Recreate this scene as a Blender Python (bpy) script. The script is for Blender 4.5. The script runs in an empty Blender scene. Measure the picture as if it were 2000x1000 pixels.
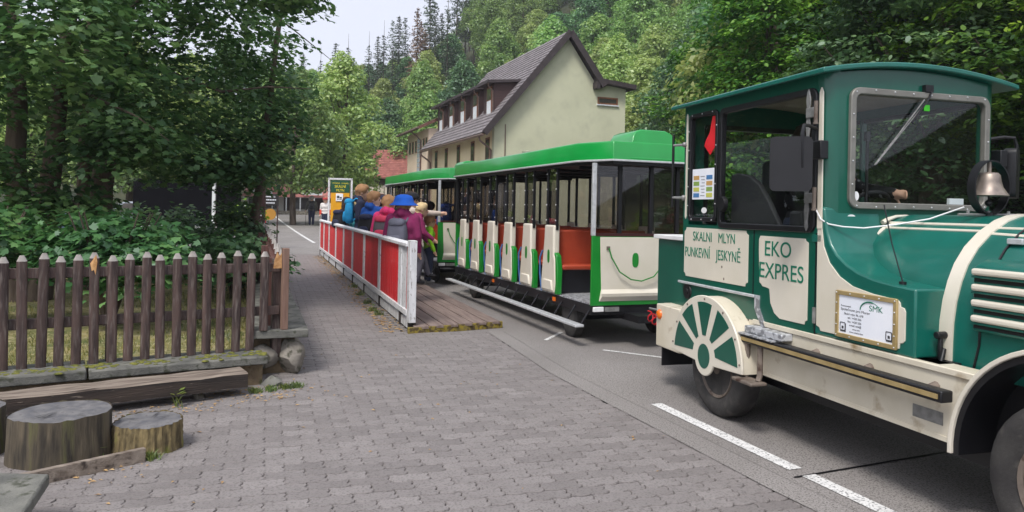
import bpy, bmesh, math, random
import numpy as np
from mathutils import Vector, Matrix

random.seed(7)
RNG = np.random.default_rng(7)
R = math.radians
scn = bpy.context.scene
COL = scn.collection

# ------------------------------------------------------------------ camera
cam_d = bpy.data.cameras.new('camera')
cam_d.sensor_width = 36.0
cam_d.lens = 25.96
cam_d.shift_y = -0.0455
cam_d.clip_start = 0.05
cam_d.clip_end = 2000
cam = bpy.data.objects.new('camera', cam_d)
COL.objects.link(cam)
cam.location = (0, 0, 1.55)
cam.rotation_mode = 'QUATERNION'
cam.rotation_quaternion = (Matrix.Rotation(R(90), 3, 'X') @ Matrix.Rotation(R(1.2), 3, 'Z')).to_quaternion()
scn.camera = cam

# ------------------------------------------------------------------ sky + sun
SUN_EL, SUN_AZ = 56, 205          # overcast: a soft, weak sun high behind the camera's left
w = bpy.data.worlds.new('World'); scn.world = w; w.use_nodes = True
nt = w.node_tree; nt.nodes.clear()
out = nt.nodes.new('ShaderNodeOutputWorld'); bg = nt.nodes.new('ShaderNodeBackground')
sky = nt.nodes.new('ShaderNodeTexSky'); sky.sky_type = 'NISHITA'; sky.sun_disc = False
sky.sun_elevation = R(SUN_EL); sky.sun_rotation = R(SUN_AZ)
sky.air_density = 1.0; sky.dust_density = 4.0; sky.ozone_density = 1.0
hs = nt.nodes.new('ShaderNodeHueSaturation'); hs.inputs['Saturation'].default_value = 0.22
mx = nt.nodes.new('ShaderNodeMix'); mx.data_type = 'RGBA'; mx.inputs[0].default_value = 0.6
mx.inputs[7].default_value = (6.5, 6.8, 8.1, 1)      # even cloud cover
bg.inputs['Strength'].default_value = 0.083
nt.links.new(sky.outputs[0], hs.inputs['Color']); nt.links.new(hs.outputs[0], mx.inputs[6])
nt.links.new(mx.outputs[2], bg.inputs[0]); nt.links.new(bg.outputs[0], out.inputs[0])
sl = bpy.data.lights.new('sun', 'SUN'); sl.energy = 1.5; sl.angle = R(14); sl.color = (1, .96, .9)
so = bpy.data.objects.new('sun', sl); COL.objects.link(so)
_d = Vector((math.sin(R(SUN_AZ)) * math.cos(R(SUN_EL)), math.cos(R(SUN_AZ)) * math.cos(R(SUN_EL)), math.sin(R(SUN_EL))))
so.rotation_euler = _d.to_track_quat('Z', 'Y').to_euler()
so.location = _d * 60
scn.view_settings.view_transform = 'Standard'
try: scn.view_settings.look = 'None'
except Exception: pass
scn.view_settings.exposure = 1.08
scn.view_settings.gamma = 1.0
scn.view_settings.use_curve_mapping = False

# ------------------------------------------------------------------ materials
def lin(r, g, b):
    f = lambda c: (c / 255 / 12.92) if c / 255 <= .04045 else ((c / 255 + .055) / 1.055) ** 2.4
    return (f(r), f(g), f(b))

_mats = {}
def mat(name, c1, c2=None, rough=.6, metal=0., scale=6., stretch=(1, 1, 1), bump=0., bscale=None, coat=0.,
        lo=.35, hi=.65, spec=.5, c3=None, c3scale=20., c3lo=.6, c3hi=.66, randv=0., island=False, rvar=0., detail=5.):
    """principled with two noise colours, optional third (chips / dirt), bump and per-object brightness"""
    if name in _mats: return _mats[name]
    m = bpy.data.materials.new(name); m.use_nodes = True; _mats[name] = m
    t = m.node_tree; N = t.nodes; L = t.links
    p = N['Principled BSDF']
    p.inputs['Roughness'].default_value = rough; p.inputs['Metallic'].default_value = metal
    p.inputs['Specular IOR Level'].default_value = spec
    p.inputs['Coat Weight'].default_value = coat; p.inputs['Coat Roughness'].default_value = .12
    tc = N.new('ShaderNodeTexCoord'); mp = N.new('ShaderNodeMapping'); mp.inputs['Scale'].default_value = stretch; mp.inputs['Location'].default_value = (.137, .371, .713)
    L.new(tc.outputs['Object'], mp.inputs[0])
    vec = mp.outputs[0]
    if randv or island:
        if island:
            gi = N.new('ShaderNodeNewGeometry'); rnd = gi.outputs['Random Per Island']
        else:
            oi = N.new('ShaderNodeObjectInfo'); rnd = oi.outputs['Random']
        ml = N.new('ShaderNodeMath'); ml.operation = 'MULTIPLY'; ml.inputs[1].default_value = 37.
        L.new(rnd, ml.inputs[0])
        va = N.new('ShaderNodeVectorMath'); va.operation = 'ADD'
        L.new(vec, va.inputs[0]); L.new(ml.outputs[0], va.inputs[1]); vec = va.outputs[0]
    nz = N.new('ShaderNodeTexNoise'); nz.inputs['Scale'].default_value = scale; nz.inputs['Detail'].default_value = detail
    L.new(vec, nz.inputs['Vector'])
    cr = N.new('ShaderNodeValToRGB'); cr.color_ramp.elements[0].position = lo; cr.color_ramp.elements[1].position = hi
    cr.color_ramp.elements[0].color = (*c1, 1); cr.color_ramp.elements[1].color = (*(c2 or c1), 1)
    L.new(nz.outputs['Fac'], cr.inputs[0]); colr = cr.outputs[0]
    if c3:
        n3 = N.new('ShaderNodeTexNoise'); n3.inputs['Scale'].default_value = c3scale; n3.inputs['Detail'].default_value = 6
        L.new(vec, n3.inputs['Vector'])
        r3 = N.new('ShaderNodeValToRGB'); r3.color_ramp.elements[0].position = c3lo; r3.color_ramp.elements[1].position = c3hi
        L.new(n3.outputs['Fac'], r3.inputs[0])
        mm = N.new('ShaderNodeMix'); mm.data_type = 'RGBA'; mm.inputs[7].default_value = (*c3, 1)
        L.new(r3.outputs[0], mm.inputs[0]); L.new(colr, mm.inputs[6]); colr = mm.outputs[2]
    if randv:
        h2 = N.new('ShaderNodeHueSaturation')
        mr = N.new('ShaderNodeMapRange'); mr.inputs['To Min'].default_value = 1 - randv; mr.inputs['To Max'].default_value = 1 + randv
        L.new(rnd, mr.inputs[0]); L.new(mr.outputs[0], h2.inputs['Value']); L.new(colr, h2.inputs['Color']); colr = h2.outputs[0]
    L.new(colr, p.inputs['Base Color'])
    if rvar:
        mr2 = N.new('ShaderNodeMapRange'); mr2.inputs['To Min'].default_value = max(0.02, rough - rvar); mr2.inputs['To Max'].default_value = min(1, rough + rvar)
        L.new(nz.outputs['Fac'], mr2.inputs[0]); L.new(mr2.outputs[0], p.inputs['Roughness'])
    if bump:
        nb = N.new('ShaderNodeTexNoise'); nb.inputs['Scale'].default_value = bscale or scale * 4; nb.inputs['Detail'].default_value = 4
        L.new(vec, nb.inputs['Vector'])
        b = N.new('ShaderNodeBump'); b.inputs['Strength'].default_value = min(1., bump); b.inputs['Distance'].default_value = .01
        L.new(nb.outputs['Fac'], b.inputs['Height']); L.new(b.outputs[0], p.inputs['Normal'])
    return m

def leaf_mat(name, c1, c2, c3, trans=.35, scale=.5, randv=.25, gloss=.06):
    """thin leaves: diffuse + translucent, colour by clump, by leaf and by tree"""
    if name in _mats: return _mats[name]
    m = bpy.data.materials.new(name); m.use_nodes = True; _mats[name] = m
    t = m.node_tree; N = t.nodes; L = t.links; N.clear()
    o = N.new('ShaderNodeOutputMaterial'); tc = N.new('ShaderNodeTexCoord')
    nz = N.new('ShaderNodeTexNoise'); nz.inputs['Scale'].default_value = scale; nz.inputs['Detail'].default_value = 3
    L.new(tc.outputs['Object'], nz.inputs['Vector'])
    gi = N.new('ShaderNodeNewGeometry'); oi = N.new('ShaderNodeObjectInfo')
    ad = N.new('ShaderNodeMath'); ad.operation = 'MULTIPLY_ADD'; ad.inputs[1].default_value = .45
    L.new(gi.outputs['Random Per Island'], ad.inputs[0]); L.new(nz.outputs['Fac'], ad.inputs[2])
    cr = N.new('ShaderNodeValToRGB'); e = cr.color_ramp.elements
    e[0].position = .42; e[0].color = (*c1, 1); e[1].position = 1.0; e[1].color = (*c3, 1)
    e2 = e.new(.72); e2.color = (*c2, 1)
    L.new(ad.outputs[0], cr.inputs[0])
    h = N.new('ShaderNodeHueSaturation'); mr = N.new('ShaderNodeMapRange')
    mr.inputs['To Min'].default_value = 1 - randv; mr.inputs['To Max'].default_value = 1 + randv
    L.new(oi.outputs['Random'], mr.inputs[0]); L.new(mr.outputs[0], h.inputs['Value']); L.new(cr.outputs[0], h.inputs['Color'])
    mh = N.new('ShaderNodeMapRange'); mh.inputs['To Min'].default_value = .485; mh.inputs['To Max'].default_value = .515
    L.new(oi.outputs['Random'], mh.inputs[0]); L.new(mh.outputs[0], h.inputs['Hue'])
    d = N.new('ShaderNodeBsdfDiffuse'); tr = N.new('ShaderNodeBsdfTranslucent'); gl = N.new('ShaderNodeBsdfGlossy')
    gl.inputs['Roughness'].default_value = .5; gl.inputs['Color'].default_value = (.8, .88, .88, 1)
    L.new(h.outputs[0], d.inputs[0]); L.new(h.outputs[0], tr.inputs[0])
    m1 = N.new('ShaderNodeMixShader'); m1.inputs[0].default_value = trans
    L.new(d.outputs[0], m1.inputs[1]); L.new(tr.outputs[0], m1.inputs[2])
    m2 = N.new('ShaderNodeMixShader'); m2.inputs[0].default_value = gloss
    L.new(m1.outputs[0], m2.inputs[1]); L.new(gl.outputs[0], m2.inputs[2]); L.new(m2.outputs[0], o.inputs[0])
    return m

def glass_mat(name, tint, refl=1.0, rough=.02):
    if name in _mats: return _mats[name]
    m = bpy.data.materials.new(name); m.use_nodes = True; _mats[name] = m
    t = m.node_tree; N = t.nodes; L = t.links; N.clear()
    o = N.new('ShaderNodeOutputMaterial'); tr = N.new('ShaderNodeBsdfTransparent'); gl = N.new('ShaderNodeBsdfGlossy')
    tr.inputs[0].default_value = (*tint, 1); gl.inputs['Roughness'].default_value = rough
    fr = N.new('ShaderNodeLayerWeight'); fr.inputs[0].default_value = .5          # Schlick: 0.04 + 0.96 (1 - cos)^5, the same from both sides
    pw_ = N.new('ShaderNodeMath'); pw_.operation = 'POWER'; pw_.inputs[1].default_value = 5.; L.new(fr.outputs['Facing'], pw_.inputs[0])
    mu = N.new('ShaderNodeMath'); mu.operation = 'MULTIPLY_ADD'; mu.inputs[1].default_value = .9 * refl; mu.inputs[2].default_value = .04 * refl; mu.use_clamp = True
    L.new(pw_.outputs[0], mu.inputs[0])
    mx = N.new('ShaderNodeMixShader'); L.new(mu.outputs[0], mx.inputs[0]); L.new(tr.outputs[0], mx.inputs[1]); L.new(gl.outputs[0], mx.inputs[2])
    L.new(mx.outputs[0], o.inputs[0])
    return m

# ------------------------------------------------------------------ mesh helpers
def rrect(x0, x1, z0, z1, r, n=5):
    pts = []
    for (cx, cz, a0) in ((x1 - r, z1 - r, 0), (x0 + r, z1 - r, 90), (x0 + r, z0 + r, 180), (x1 - r, z0 + r, 270)):
        for i in range(n + 1):
            a = R(a0 + 90 * i / n); pts.append((cx + r * math.cos(a), cz + r * math.sin(a)))
    return pts

def arc(cx, cz, r, a0, a1, n, rz=None):
    rz = rz or r
    return [(cx + r * math.cos(R(a0 + (a1 - a0) * i / n)), cz + rz * math.sin(R(a0 + (a1 - a0) * i / n))) for i in range(n + 1)]

PL = {'yz': lambda a, b, c: (c, a, b), 'xz': lambda a, b, c: (a, c, b), 'xy': lambda a, b, c: (a, b, c)}

class MB:
    def __init__(s): s.v = []; s.f = []; s.m = []
    def add(s, vs, fs, m=0):
        k = len(s.v); s.v += [tuple(v) for v in vs]
        for f in fs: s.f.append(tuple(i + k for i in f)); s.m.append(m)
        return s
    def box(s, x0, x1, y0, y1, z0, z1, m=0):
        return s.add([(x0, y0, z0), (x1, y0, z0), (x1, y1, z0), (x0, y1, z0), (x0, y0, z1), (x1, y0, z1), (x1, y1, z1), (x0, y1, z1)],
                     [(0, 3, 2, 1), (4, 5, 6, 7), (0, 1, 5, 4), (1, 2, 6, 5), (2, 3, 7, 6), (3, 0, 4, 7)], m)
    def beam(s, p, q, w, h, m=0, up=(0, 0, 1)):
        p, q = Vector(p), Vector(q); d = (q - p).normalized(); u = Vector(up)
        if abs(d.dot(u)) > .95: u = Vector((1, 0, 0))
        a = d.cross(u).normalized() * (w / 2); b = a.cross(d).normalized() * (h / 2)
        vs = [p - a - b, p + a - b, p + a + b, p - a + b, q - a - b, q + a - b, q + a + b, q - a + b]
        return s.add(vs, [(0, 1, 2, 3), (7, 6, 5, 4), (0, 4, 5, 1), (1, 5, 6, 2), (2, 6, 7, 3), (3, 7, 4, 0)], m)
    def prism(s, pts, plane, a0, a1, m=0):
        n = len(pts); P = PL[plane]
        vs = [P(a, b, a0) for a, b in pts] + [P(a, b, a1) for a, b in pts]
        fs = [tuple(range(n))[::-1], tuple(range(n, 2 * n))] + [(i, (i + 1) % n, n + (i + 1) % n, n + i) for i in range(n)]
        return s.add(vs, fs, m)
    def ring(s, po, pi, plane, a0, a1, m=0, closed=True):
        n = len(po); P = PL[plane]
        vs = [P(a, b, a0) for a, b in po] + [P(a, b, a0) for a, b in pi] + [P(a, b, a1) for a, b in po] + [P(a, b, a1) for a, b in pi]
        fs = [] if closed else [(0, n, 3 * n, 2 * n), (n - 1, 3 * n - 1, 4 * n - 1, 2 * n - 1)]
        for i in range(n if closed else n - 1):
            j = (i + 1) % n
            fs += [(i, n + i, n + j, j), (2 * n + i, 2 * n + j, 3 * n + j, 3 * n + i), (i, j, 2 * n + j, 2 * n + i), (n + i, 3 * n + i, 3 * n + j, n + j)]
        return s.add(vs, fs, m)
    def cyl(s, p, q, r0, r1=None, n=12, m=0, cap=True):
        r1 = r0 if r1 is None else r1
        p, q = Vector(p), Vector(q); d = (q - p).normalized()
        a = d.orthogonal().normalized(); b = d.cross(a)
        vs = []
        for c, r in ((p, r0), (q, r1)):
            for i in range(n):
                t = 2 * math.pi * i / n; vs.append(c + a * (r * math.cos(t)) + b * (r * math.sin(t)))
        fs = [(i, (i + 1) % n, n + (i + 1) % n, n + i) for i in range(n)]
        if cap: fs += [tuple(range(n))[::-1], tuple(range(n, 2 * n))]
        return s.add(vs, fs, m)
    def tube(s, pts, rad, n=8, m=0, cap=True):
        pts = [Vector(p) for p in pts]; k = len(pts)
        rs = rad if isinstance(rad, (list, tuple)) else [rad] * k
        vs = []; a = None
        for i, p in enumerate(pts):
            d = (pts[min(i + 1, k - 1)] - pts[max(i - 1, 0)]).normalized()
            a = d.orthogonal().normalized() if a is None else (a - d * a.dot(d)).normalized()
            b = d.cross(a)
            for j in range(n):
                t = 2 * math.pi * j / n; vs.append(p + a * (rs[i] * math.cos(t)) + b * (rs[i] * math.sin(t)))
        fs = [(i * n + j, i * n + (j + 1) % n, (i + 1) * n + (j + 1) % n, (i + 1) * n + j) for i in range(k - 1) for j in range(n)]
        if cap: fs += [tuple(range(n))[::-1], tuple(range((k - 1) * n, k * n))]
        return s.add(vs, fs, m)
    def lathe(s, prof, c, axis='z', n=24, m=0):
        """prof = [(along, radius)...]"""
        vs = []; k = len(prof)
        for a, r in prof:
            for i in range(n):
                t = 2 * math.pi * i / n; u, w_ = r * math.cos(t), r * math.sin(t)
                vs.append({'z': (c[0] + u, c[1] + w_, c[2] + a), 'x': (c[0] + a, c[1] + u, c[2] + w_), 'y': (c[0] + w_, c[1] + a, c[2] + u)}[axis])
        fs = [(i * n + j, i * n + (j + 1) % n, (i + 1) * n + (j + 1) % n, (i + 1) * n + j) for i in range(k - 1) for j in range(n)]
        if prof[0][1] > 1e-4: fs.append(tuple(range(n))[::-1])
        if prof[-1][1] > 1e-4: fs.append(tuple(range((k - 1) * n, k * n)))
        return s.add(vs, fs, m)
    def ball(s, c, r, n=10, m=0, sc=(1, 1, 1)):
        prof = [(-math.cos(math.pi * i / n), max(1e-5, math.sin(math.pi * i / n))) for i in range(n + 1)]
        k = len(s.v); s.lathe(prof, (0, 0, 0), 'z', max(8, n + 4), m)
        for i in range(k, len(s.v)):
            v = s.v[i]; s.v[i] = (c[0] + v[0] * r * sc[0], c[1] + v[1] * r * sc[1], c[2] + v[2] * r * sc[2])
        return s
    def sheet(s, rows, m=0):
        """grid of points rows[i][j]"""
        a, b = len(rows), len(rows[0])
        return s.add([p for r in rows for p in r], [(i * b + j, i * b + j + 1, (i + 1) * b + j + 1, (i + 1) * b + j) for i in range(a - 1) for j in range(b - 1)], m)
    def mesh(s, name, mats, smooth=None, fix=True):
        me = bpy.data.meshes.new(name); me.from_pydata(s.v, [], s.f)
        for x in (mats if isinstance(mats, (list, tuple)) else [mats]): me.materials.append(x)
        if any(s.m): me.polygons.foreach_set('material_index', s.m)
        if fix:
            bm = bmesh.new(); bm.from_mesh(me); bmesh.ops.recalc_face_normals(bm, faces=bm.faces); bm.to_mesh(me); bm.free()
        if smooth:
            me.polygons.foreach_set('use_smooth', [True] * len(me.polygons)); me.set_sharp_from_angle(angle=R(smooth))
        me.update(); return me
    def build(s, name, mats, parent=None, loc=(0, 0, 0), rz=0, smooth=40, bevel=0, segs=2, fix=True):
        o = obj(name, s.mesh(name, mats, smooth, fix), parent, loc, rz)
        if bevel:
            b = o.modifiers.new('bevel', 'BEVEL'); b.width = bevel; b.segments = segs; b.limit_method = 'ANGLE'; b.angle_limit = R(35); b.harden_normals = False
        return o

def obj(name, me, parent=None, loc=(0, 0, 0), rz=0, sc=None):
    o = bpy.data.objects.new(name, me); COL.objects.link(o); o.parent = parent; o.location = loc; o.rotation_euler = (0, 0, rz)
    if sc is not None: o.scale = sc if hasattr(sc, '__len__') else (sc,) * 3
    return o
def tag(o, label, cat, group=None):
    o['label'] = label; o['category'] = cat
    if group: o['group'] = group
    return o
def struct(o): o['kind'] = 'structure'; return o
def stuff(o): o['kind'] = 'stuff'; return o
def thing(name, label, cat, loc=(0, 0, 0), rz=0, group=None):
    o = bpy.data.objects.new(name, None); COL.objects.link(o); o.location = loc; o.rotation_euler = (0, 0, rz); o.empty_display_size = .2
    return tag(o, label, cat, group)
def copy_tree(o, parent=None):
    c = o.copy(); COL.objects.link(c); c.parent = parent
    for ch in list(o.children): copy_tree(ch, c)
    return c
def text_mesh(body, size, m, xs=1., shear=0., ext=.0015, align='LEFT', space=1.):
    cu = bpy.data.curves.new('lettering', 'FONT'); cu.body = body; cu.size = size; cu.extrude = ext; cu.align_x = align; cu.shear = shear; cu.space_character = space
    o = bpy.data.objects.new('lettering', cu); COL.objects.link(o)
    bpy.context.view_layer.update()
    me = bpy.data.meshes.new_from_object(o.evaluated_get(bpy.context.evaluated_depsgraph_get()))
    bpy.data.objects.remove(o); bpy.data.curves.remove(cu)
    me.transform(Matrix.Diagonal((xs, 1, 1, 1))); me.materials.clear(); me.materials.append(m)
    return me
SIDE = Matrix(((0, 0, -1), (-1, 0, 0), (0, 1, 0))).to_euler()        # text reading along -y on a face looking to -x
FRONT = Matrix(((1, 0, 0), (0, 0, -1), (0, 1, 0))).to_euler()        # text reading along +x on a face looking to -y
def put_text(parent, body, size, m, loc, rot, name='lettering', **k):
    o = obj(name, text_mesh(body, size, m, **k), parent, loc); o.rotation_euler = rot; return o

TH = R(19.5); CT, ST = math.cos(TH), math.sin(TH)
def S(u, v, z=0): return (u * CT - v * ST, u * ST + v * CT, z)      # street frame: u to the right, v up the street
def road_z(x, y):
    t = max(0., y - 26.); return .28 * (t / 21.) ** 1.6
# ------------------------------------------------------------------ common materials
m_asph = mat('asphalt', lin(128, 123, 120), lin(146, 141, 138), rough=.8, scale=.7, bump=.6, bscale=160, c3=lin(92, 88, 85), c3scale=90, c3lo=.50, c3hi=.62, rvar=.12)
m_pave = mat('paver_concrete', lin(120, 114, 112), lin(137, 131, 129), rough=.72, scale=1.4, bump=.7, bscale=130, c3=lin(92, 87, 85), c3scale=75, c3lo=.5, c3hi=.72, randv=.06, rvar=.15)
m_pave_i = mat('paver_concrete_far', lin(120, 114, 112), lin(137, 131, 129), rough=.72, scale=1.4, bump=.7, bscale=130, c3=lin(92, 87, 85), c3scale=75, c3lo=.5, c3hi=.72, randv=.06, island=True, rvar=.15)
m_joint = mat('joint_sand', lin(34, 31, 29), lin(52, 48, 43), rough=.95, scale=30)
m_line = mat('road_paint', lin(205, 204, 202), lin(225, 224, 222), rough=.7, scale=12, c3=lin(120, 120, 120), c3scale=70, c3lo=.55, c3hi=.62)
m_soil = mat('soil', lin(92, 78, 62), lin(122, 106, 82), rough=.95, scale=9, bump=.8, bscale=60, c3=lin(60, 66, 34), c3scale=5, c3lo=.52, c3hi=.62)
m_lawn = mat('lawn', lin(84, 92, 48), lin(140, 128, 84), rough=.95, scale=2.2, bump=.8, bscale=60, c3=lin(150, 140, 104), c3scale=14, c3lo=.5, c3hi=.64)
m_hill = mat('forest_floor', lin(34, 44, 22), lin(58, 60, 34), rough=1, scale=.5, bump=.5, bscale=3)
m_wood = mat('brown_stain_wood', lin(52, 40, 38), lin(84, 66, 60), rough=.7, scale=9, stretch=(3, 3, .35), bump=.4, bscale=60, c3=lin(108, 98, 92), c3scale=20, c3lo=.52, c3hi=.74, randv=.2)
m_wtip = mat('weathered_grey_wood', lin(140, 134, 128), lin(172, 166, 160), rough=.85, scale=14, bump=.3)
m_split = mat('raw_split_wood', lin(176, 126, 78), lin(205, 160, 108), rough=.8, scale=30)
m_beam = mat('old_timber', lin(104, 92, 82), lin(142, 130, 118), rough=.85, scale=7, stretch=(.35, 3, 3), bump=.5, bscale=40, c3=lin(58, 48, 42), c3scale=9, c3lo=.55, c3hi=.7)
m_darktim = mat('dark_old_timber', lin(32, 27, 25), lin(60, 50, 44), rough=.9, scale=6, stretch=(.3, 3, 3), bump=.6, bscale=40, c3=lin(118, 108, 98), c3scale=30, c3lo=.66, c3hi=.72)
m_conc = mat('lichen_concrete', lin(86, 86, 82), lin(118, 117, 110), rough=.9, scale=5, bump=.6, bscale=70, c3=lin(66, 68, 56), c3scale=16, c3lo=.54, c3hi=.66)
m_stone = mat('rough_stone', lin(112, 106, 98), lin(150, 144, 134), rough=.9, scale=6, bump=.9, bscale=28, c3=lin(76, 74, 62), c3scale=12, c3lo=.52, c3hi=.62)
m_moss = mat('moss', lin(78, 84, 34), lin(120, 118, 52), rough=1, scale=30, bump=.8)
m_stumptop = mat('stump_end_grain', lin(84, 84, 88), lin(112, 110, 110), rough=.85, scale=12, bump=.3, c3=lin(84, 82, 82), c3scale=30)
m_bark1 = mat('grey_debarked_wood', lin(52, 47, 40), lin(98, 88, 72), rough=.9, scale=10, stretch=(2.4, 2.4, .35), bump=.5, bscale=36, c3=lin(84, 86, 48), c3scale=5, c3lo=.58, c3hi=.7)
m_bark2 = mat('rough_mossy_bark', lin(78, 68, 48), lin(136, 120, 84), rough=.95, scale=16, stretch=(2, 2, .5), bump=1, bscale=26, c3=lin(104, 112, 36), c3scale=5, c3lo=.55, c3hi=.66)
m_stain = mat('weathered_white_paint', lin(196, 196, 198), lin(220, 220, 222), rough=.65, scale=8, stretch=(2, 2, .5), c3=lin(128, 122, 116), c3scale=34, c3lo=.6, c3hi=.66, bump=.2)
m_red = mat('peeling_red_paint', lin(196, 26, 34), lin(214, 42, 46), rough=.55, scale=8, stretch=(3, 3, .4), c3=lin(214, 190, 190), c3scale=46, c3lo=.655, c3hi=.70, randv=.08)
m_plat = mat('platform_boards', lin(108, 92, 86), lin(134, 118, 110), rough=.75, scale=8, stretch=(3, .25, 3), bump=.4, bscale=50, randv=.08)
m_yel = mat('worn_yellow_edge', lin(150, 132, 40), lin(110, 98, 60), rough=.8, scale=14, c3=lin(84, 70, 44), c3scale=22, c3lo=.5, c3hi=.56)

# loco / train
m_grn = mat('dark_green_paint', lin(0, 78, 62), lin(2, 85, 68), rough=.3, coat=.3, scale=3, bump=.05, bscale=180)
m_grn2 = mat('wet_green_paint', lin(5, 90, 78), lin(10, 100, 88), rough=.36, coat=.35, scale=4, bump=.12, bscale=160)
m_cream = mat('cream_paint', lin(210, 203, 186), lin(218, 211, 196), rough=.4, coat=.3, scale=3)
m_creamd = mat('dirty_cream_paint', lin(200, 191, 170), lin(214, 206, 188), rough=.5, coat=.1, scale=3, c3=lin(140, 116, 78), c3scale=7, c3lo=.6, c3hi=.78)
m_green = mat('bright_green_paint', lin(8, 140, 56), lin(14, 150, 64), rough=.28, coat=.5, scale=2)
m_dgreen = mat('panel_green_paint', lin(20, 122, 40), lin(26, 134, 46), rough=.35, coat=.4, scale=3)
m_rust = mat('seat_vinyl_rust', lin(158, 58, 34), lin(170, 68, 40), rough=.5, scale=5, bump=.1)
m_black = mat('black_metal', lin(13, 13, 17), lin(20, 20, 24), rough=.45, scale=6)
m_rubber = mat('tyre_rubber', lin(44, 42, 42), lin(62, 60, 58), rough=.85, scale=8, bump=.3, bscale=60, c3=lin(84, 80, 76), c3scale=10, c3lo=.55, c3hi=.75)
m_rim = mat('dirty_steel_rim', lin(104, 94, 86), lin(128, 116, 106), rough=.6, metal=.3, scale=9, c3=lin(70, 52, 42), c3scale=14, c3lo=.55, c3hi=.7)
m_alu = mat('aluminium', lin(184, 186, 188), lin(204, 206, 208), rough=.4, metal=.25, scale=20, bump=.1)
m_chk = mat('chequer_plate', lin(140, 142, 146), lin(196, 198, 202), rough=.4, metal=.3, scale=26, lo=.48, hi=.52, bump=.6, bscale=26)
m_steel = mat('grey_steel', lin(118, 118, 116), lin(146, 146, 144), rough=.45, metal=.35, scale=20)
m_frame = mat('grey_window_frame', lin(120, 118, 112), lin(134, 132, 126), rough=.45, metal=.3, scale=10)
m_brass = mat('brass_strip', lin(170, 148, 100), lin(186, 164, 116), rough=.45, metal=.4, scale=12)
m_bell = mat('aged_bronze_bell', lin(120, 110, 104), lin(156, 144, 132), rough=.45, metal=.6, scale=14)
m_orange = mat('orange_lens', lin(220, 104, 20), lin(230, 116, 30), rough=.25, coat=.4)
m_redp = mat('red_plastic', lin(200, 24, 36), lin(214, 34, 44), rough=.4)
m_white = mat('white_paint', lin(222, 222, 222), lin(232, 232, 232), rough=.5)
m_paper = mat('paper', lin(226, 230, 238), lin(234, 236, 242), rough=.8)
m_dkint = mat('dark_interior', lin(28, 28, 34), lin(38, 38, 44), rough=.7)
m_ceil = mat('ceiling_lining', lin(150, 138, 118), lin(160, 148, 128), rough=.8)
m_glass = glass_mat('cab_glass', (.93, .95, .94), .7)
m_tglass = glass_mat('tinted_glass', (.72, .70, .69), 1.3)
m_blue = mat('blue_paint', lin(60, 96, 150), lin(76, 112, 166), rough=.4)
m_txt = mat('green_lettering', lin(10, 112, 86), lin(10, 112, 86), rough=.5)
m_ink = mat('grey_print', lin(60, 60, 64), lin(60, 60, 64), rough=.7)
m_lgt = mat('faded_print', lin(150, 150, 154), lin(150, 150, 154), rough=.7)

# ------------------------------------------------------------------ ground, road, paving
def hill_z(x, y):
    u = x * CT + y * ST; v = -x * ST + y * CT
    h = road_z(x, y)
    v0 = 9.5 if v < 16 else (9.5 + (v - 16) * .95 if v < 30 else 22.8)
    if v > 62: v0 = max(6., 22.8 - (v - 62) * .55)
    a = max(0., u - v0); h += .62 * a * a / (a + 5.)
    b = max(0., v - 82.); h += 11.5 * (1 - math.exp(-(b / 26.) ** 1.5))
    c = max(0., -u - 26.); h += .42 * c * c / (c + 14.)
    return h
mb = MB(); rows = []
for i in range(75):
    v = -14 + 300 * (i / 74) ** 1.7
    rows.append([(lambda p: (p[0], p[1], hill_z(p[0], p[1]) - .05))(S(-150 + 330 * (j / 74), v)) for j in range(75)])
mb.sheet(rows); struct(mb.build('terrain', m_hill, smooth=60, fix=False))
# road: an asphalt sheet that rises gently up the street
mb = MB(); rows = []
for i in range(41):
    v = -8 + 82 * i / 40
    rows.append([(lambda p: (p[0], p[1], road_z(p[0], p[1])))(S(u, v)) for u in np.linspace(-26, 9.3, 19)])
mb.sheet(rows); ROAD = struct(mb.build('road', m_asph, smooth=60, fix=False))
mk = MB()
def strip(b, p, q, w_, z=.005):
    p, q = Vector((*p, 0)), Vector((*q, 0)); d = (q - p).normalized(); n = Vector((-d.y, d.x, 0)) * w_ / 2
    k = 12; rows = []
    for i in range(k + 1):
        c = p.lerp(q, i / k); rows.append([((c + n).x, (c + n).y, road_z(c.x, c.y) + z), ((c - n).x, (c - n).y, road_z(c.x, c.y) + z)])
    b.sheet(rows)
for p, q, w_ in (((1.20, 5.97), (1.76, 4.50), .10), ((1.80, 4.40), (2.6, 2.3), .10), ((1.05, 8.24), (2.6, 7.30), .05),
                 ((.43, 8.78), (.66, 9.38), .05), ((-.62, 12.9), (-.1, 13.7), .05), ((-.55, 12.9), (.4, 12.6), .05),
                 ((-8.0, 30.0), (-21.5, 66.0), .13)):
    b = MB(); strip(b, p, q, w_); b.build('painted_line', m_line, ROAD, fix=False)
b = MB(); strip(b, (1.70, 4.36), (3.2, 5.02), .02, .004); b.build('tar_seam', m_black, ROAD, fix=False)

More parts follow.
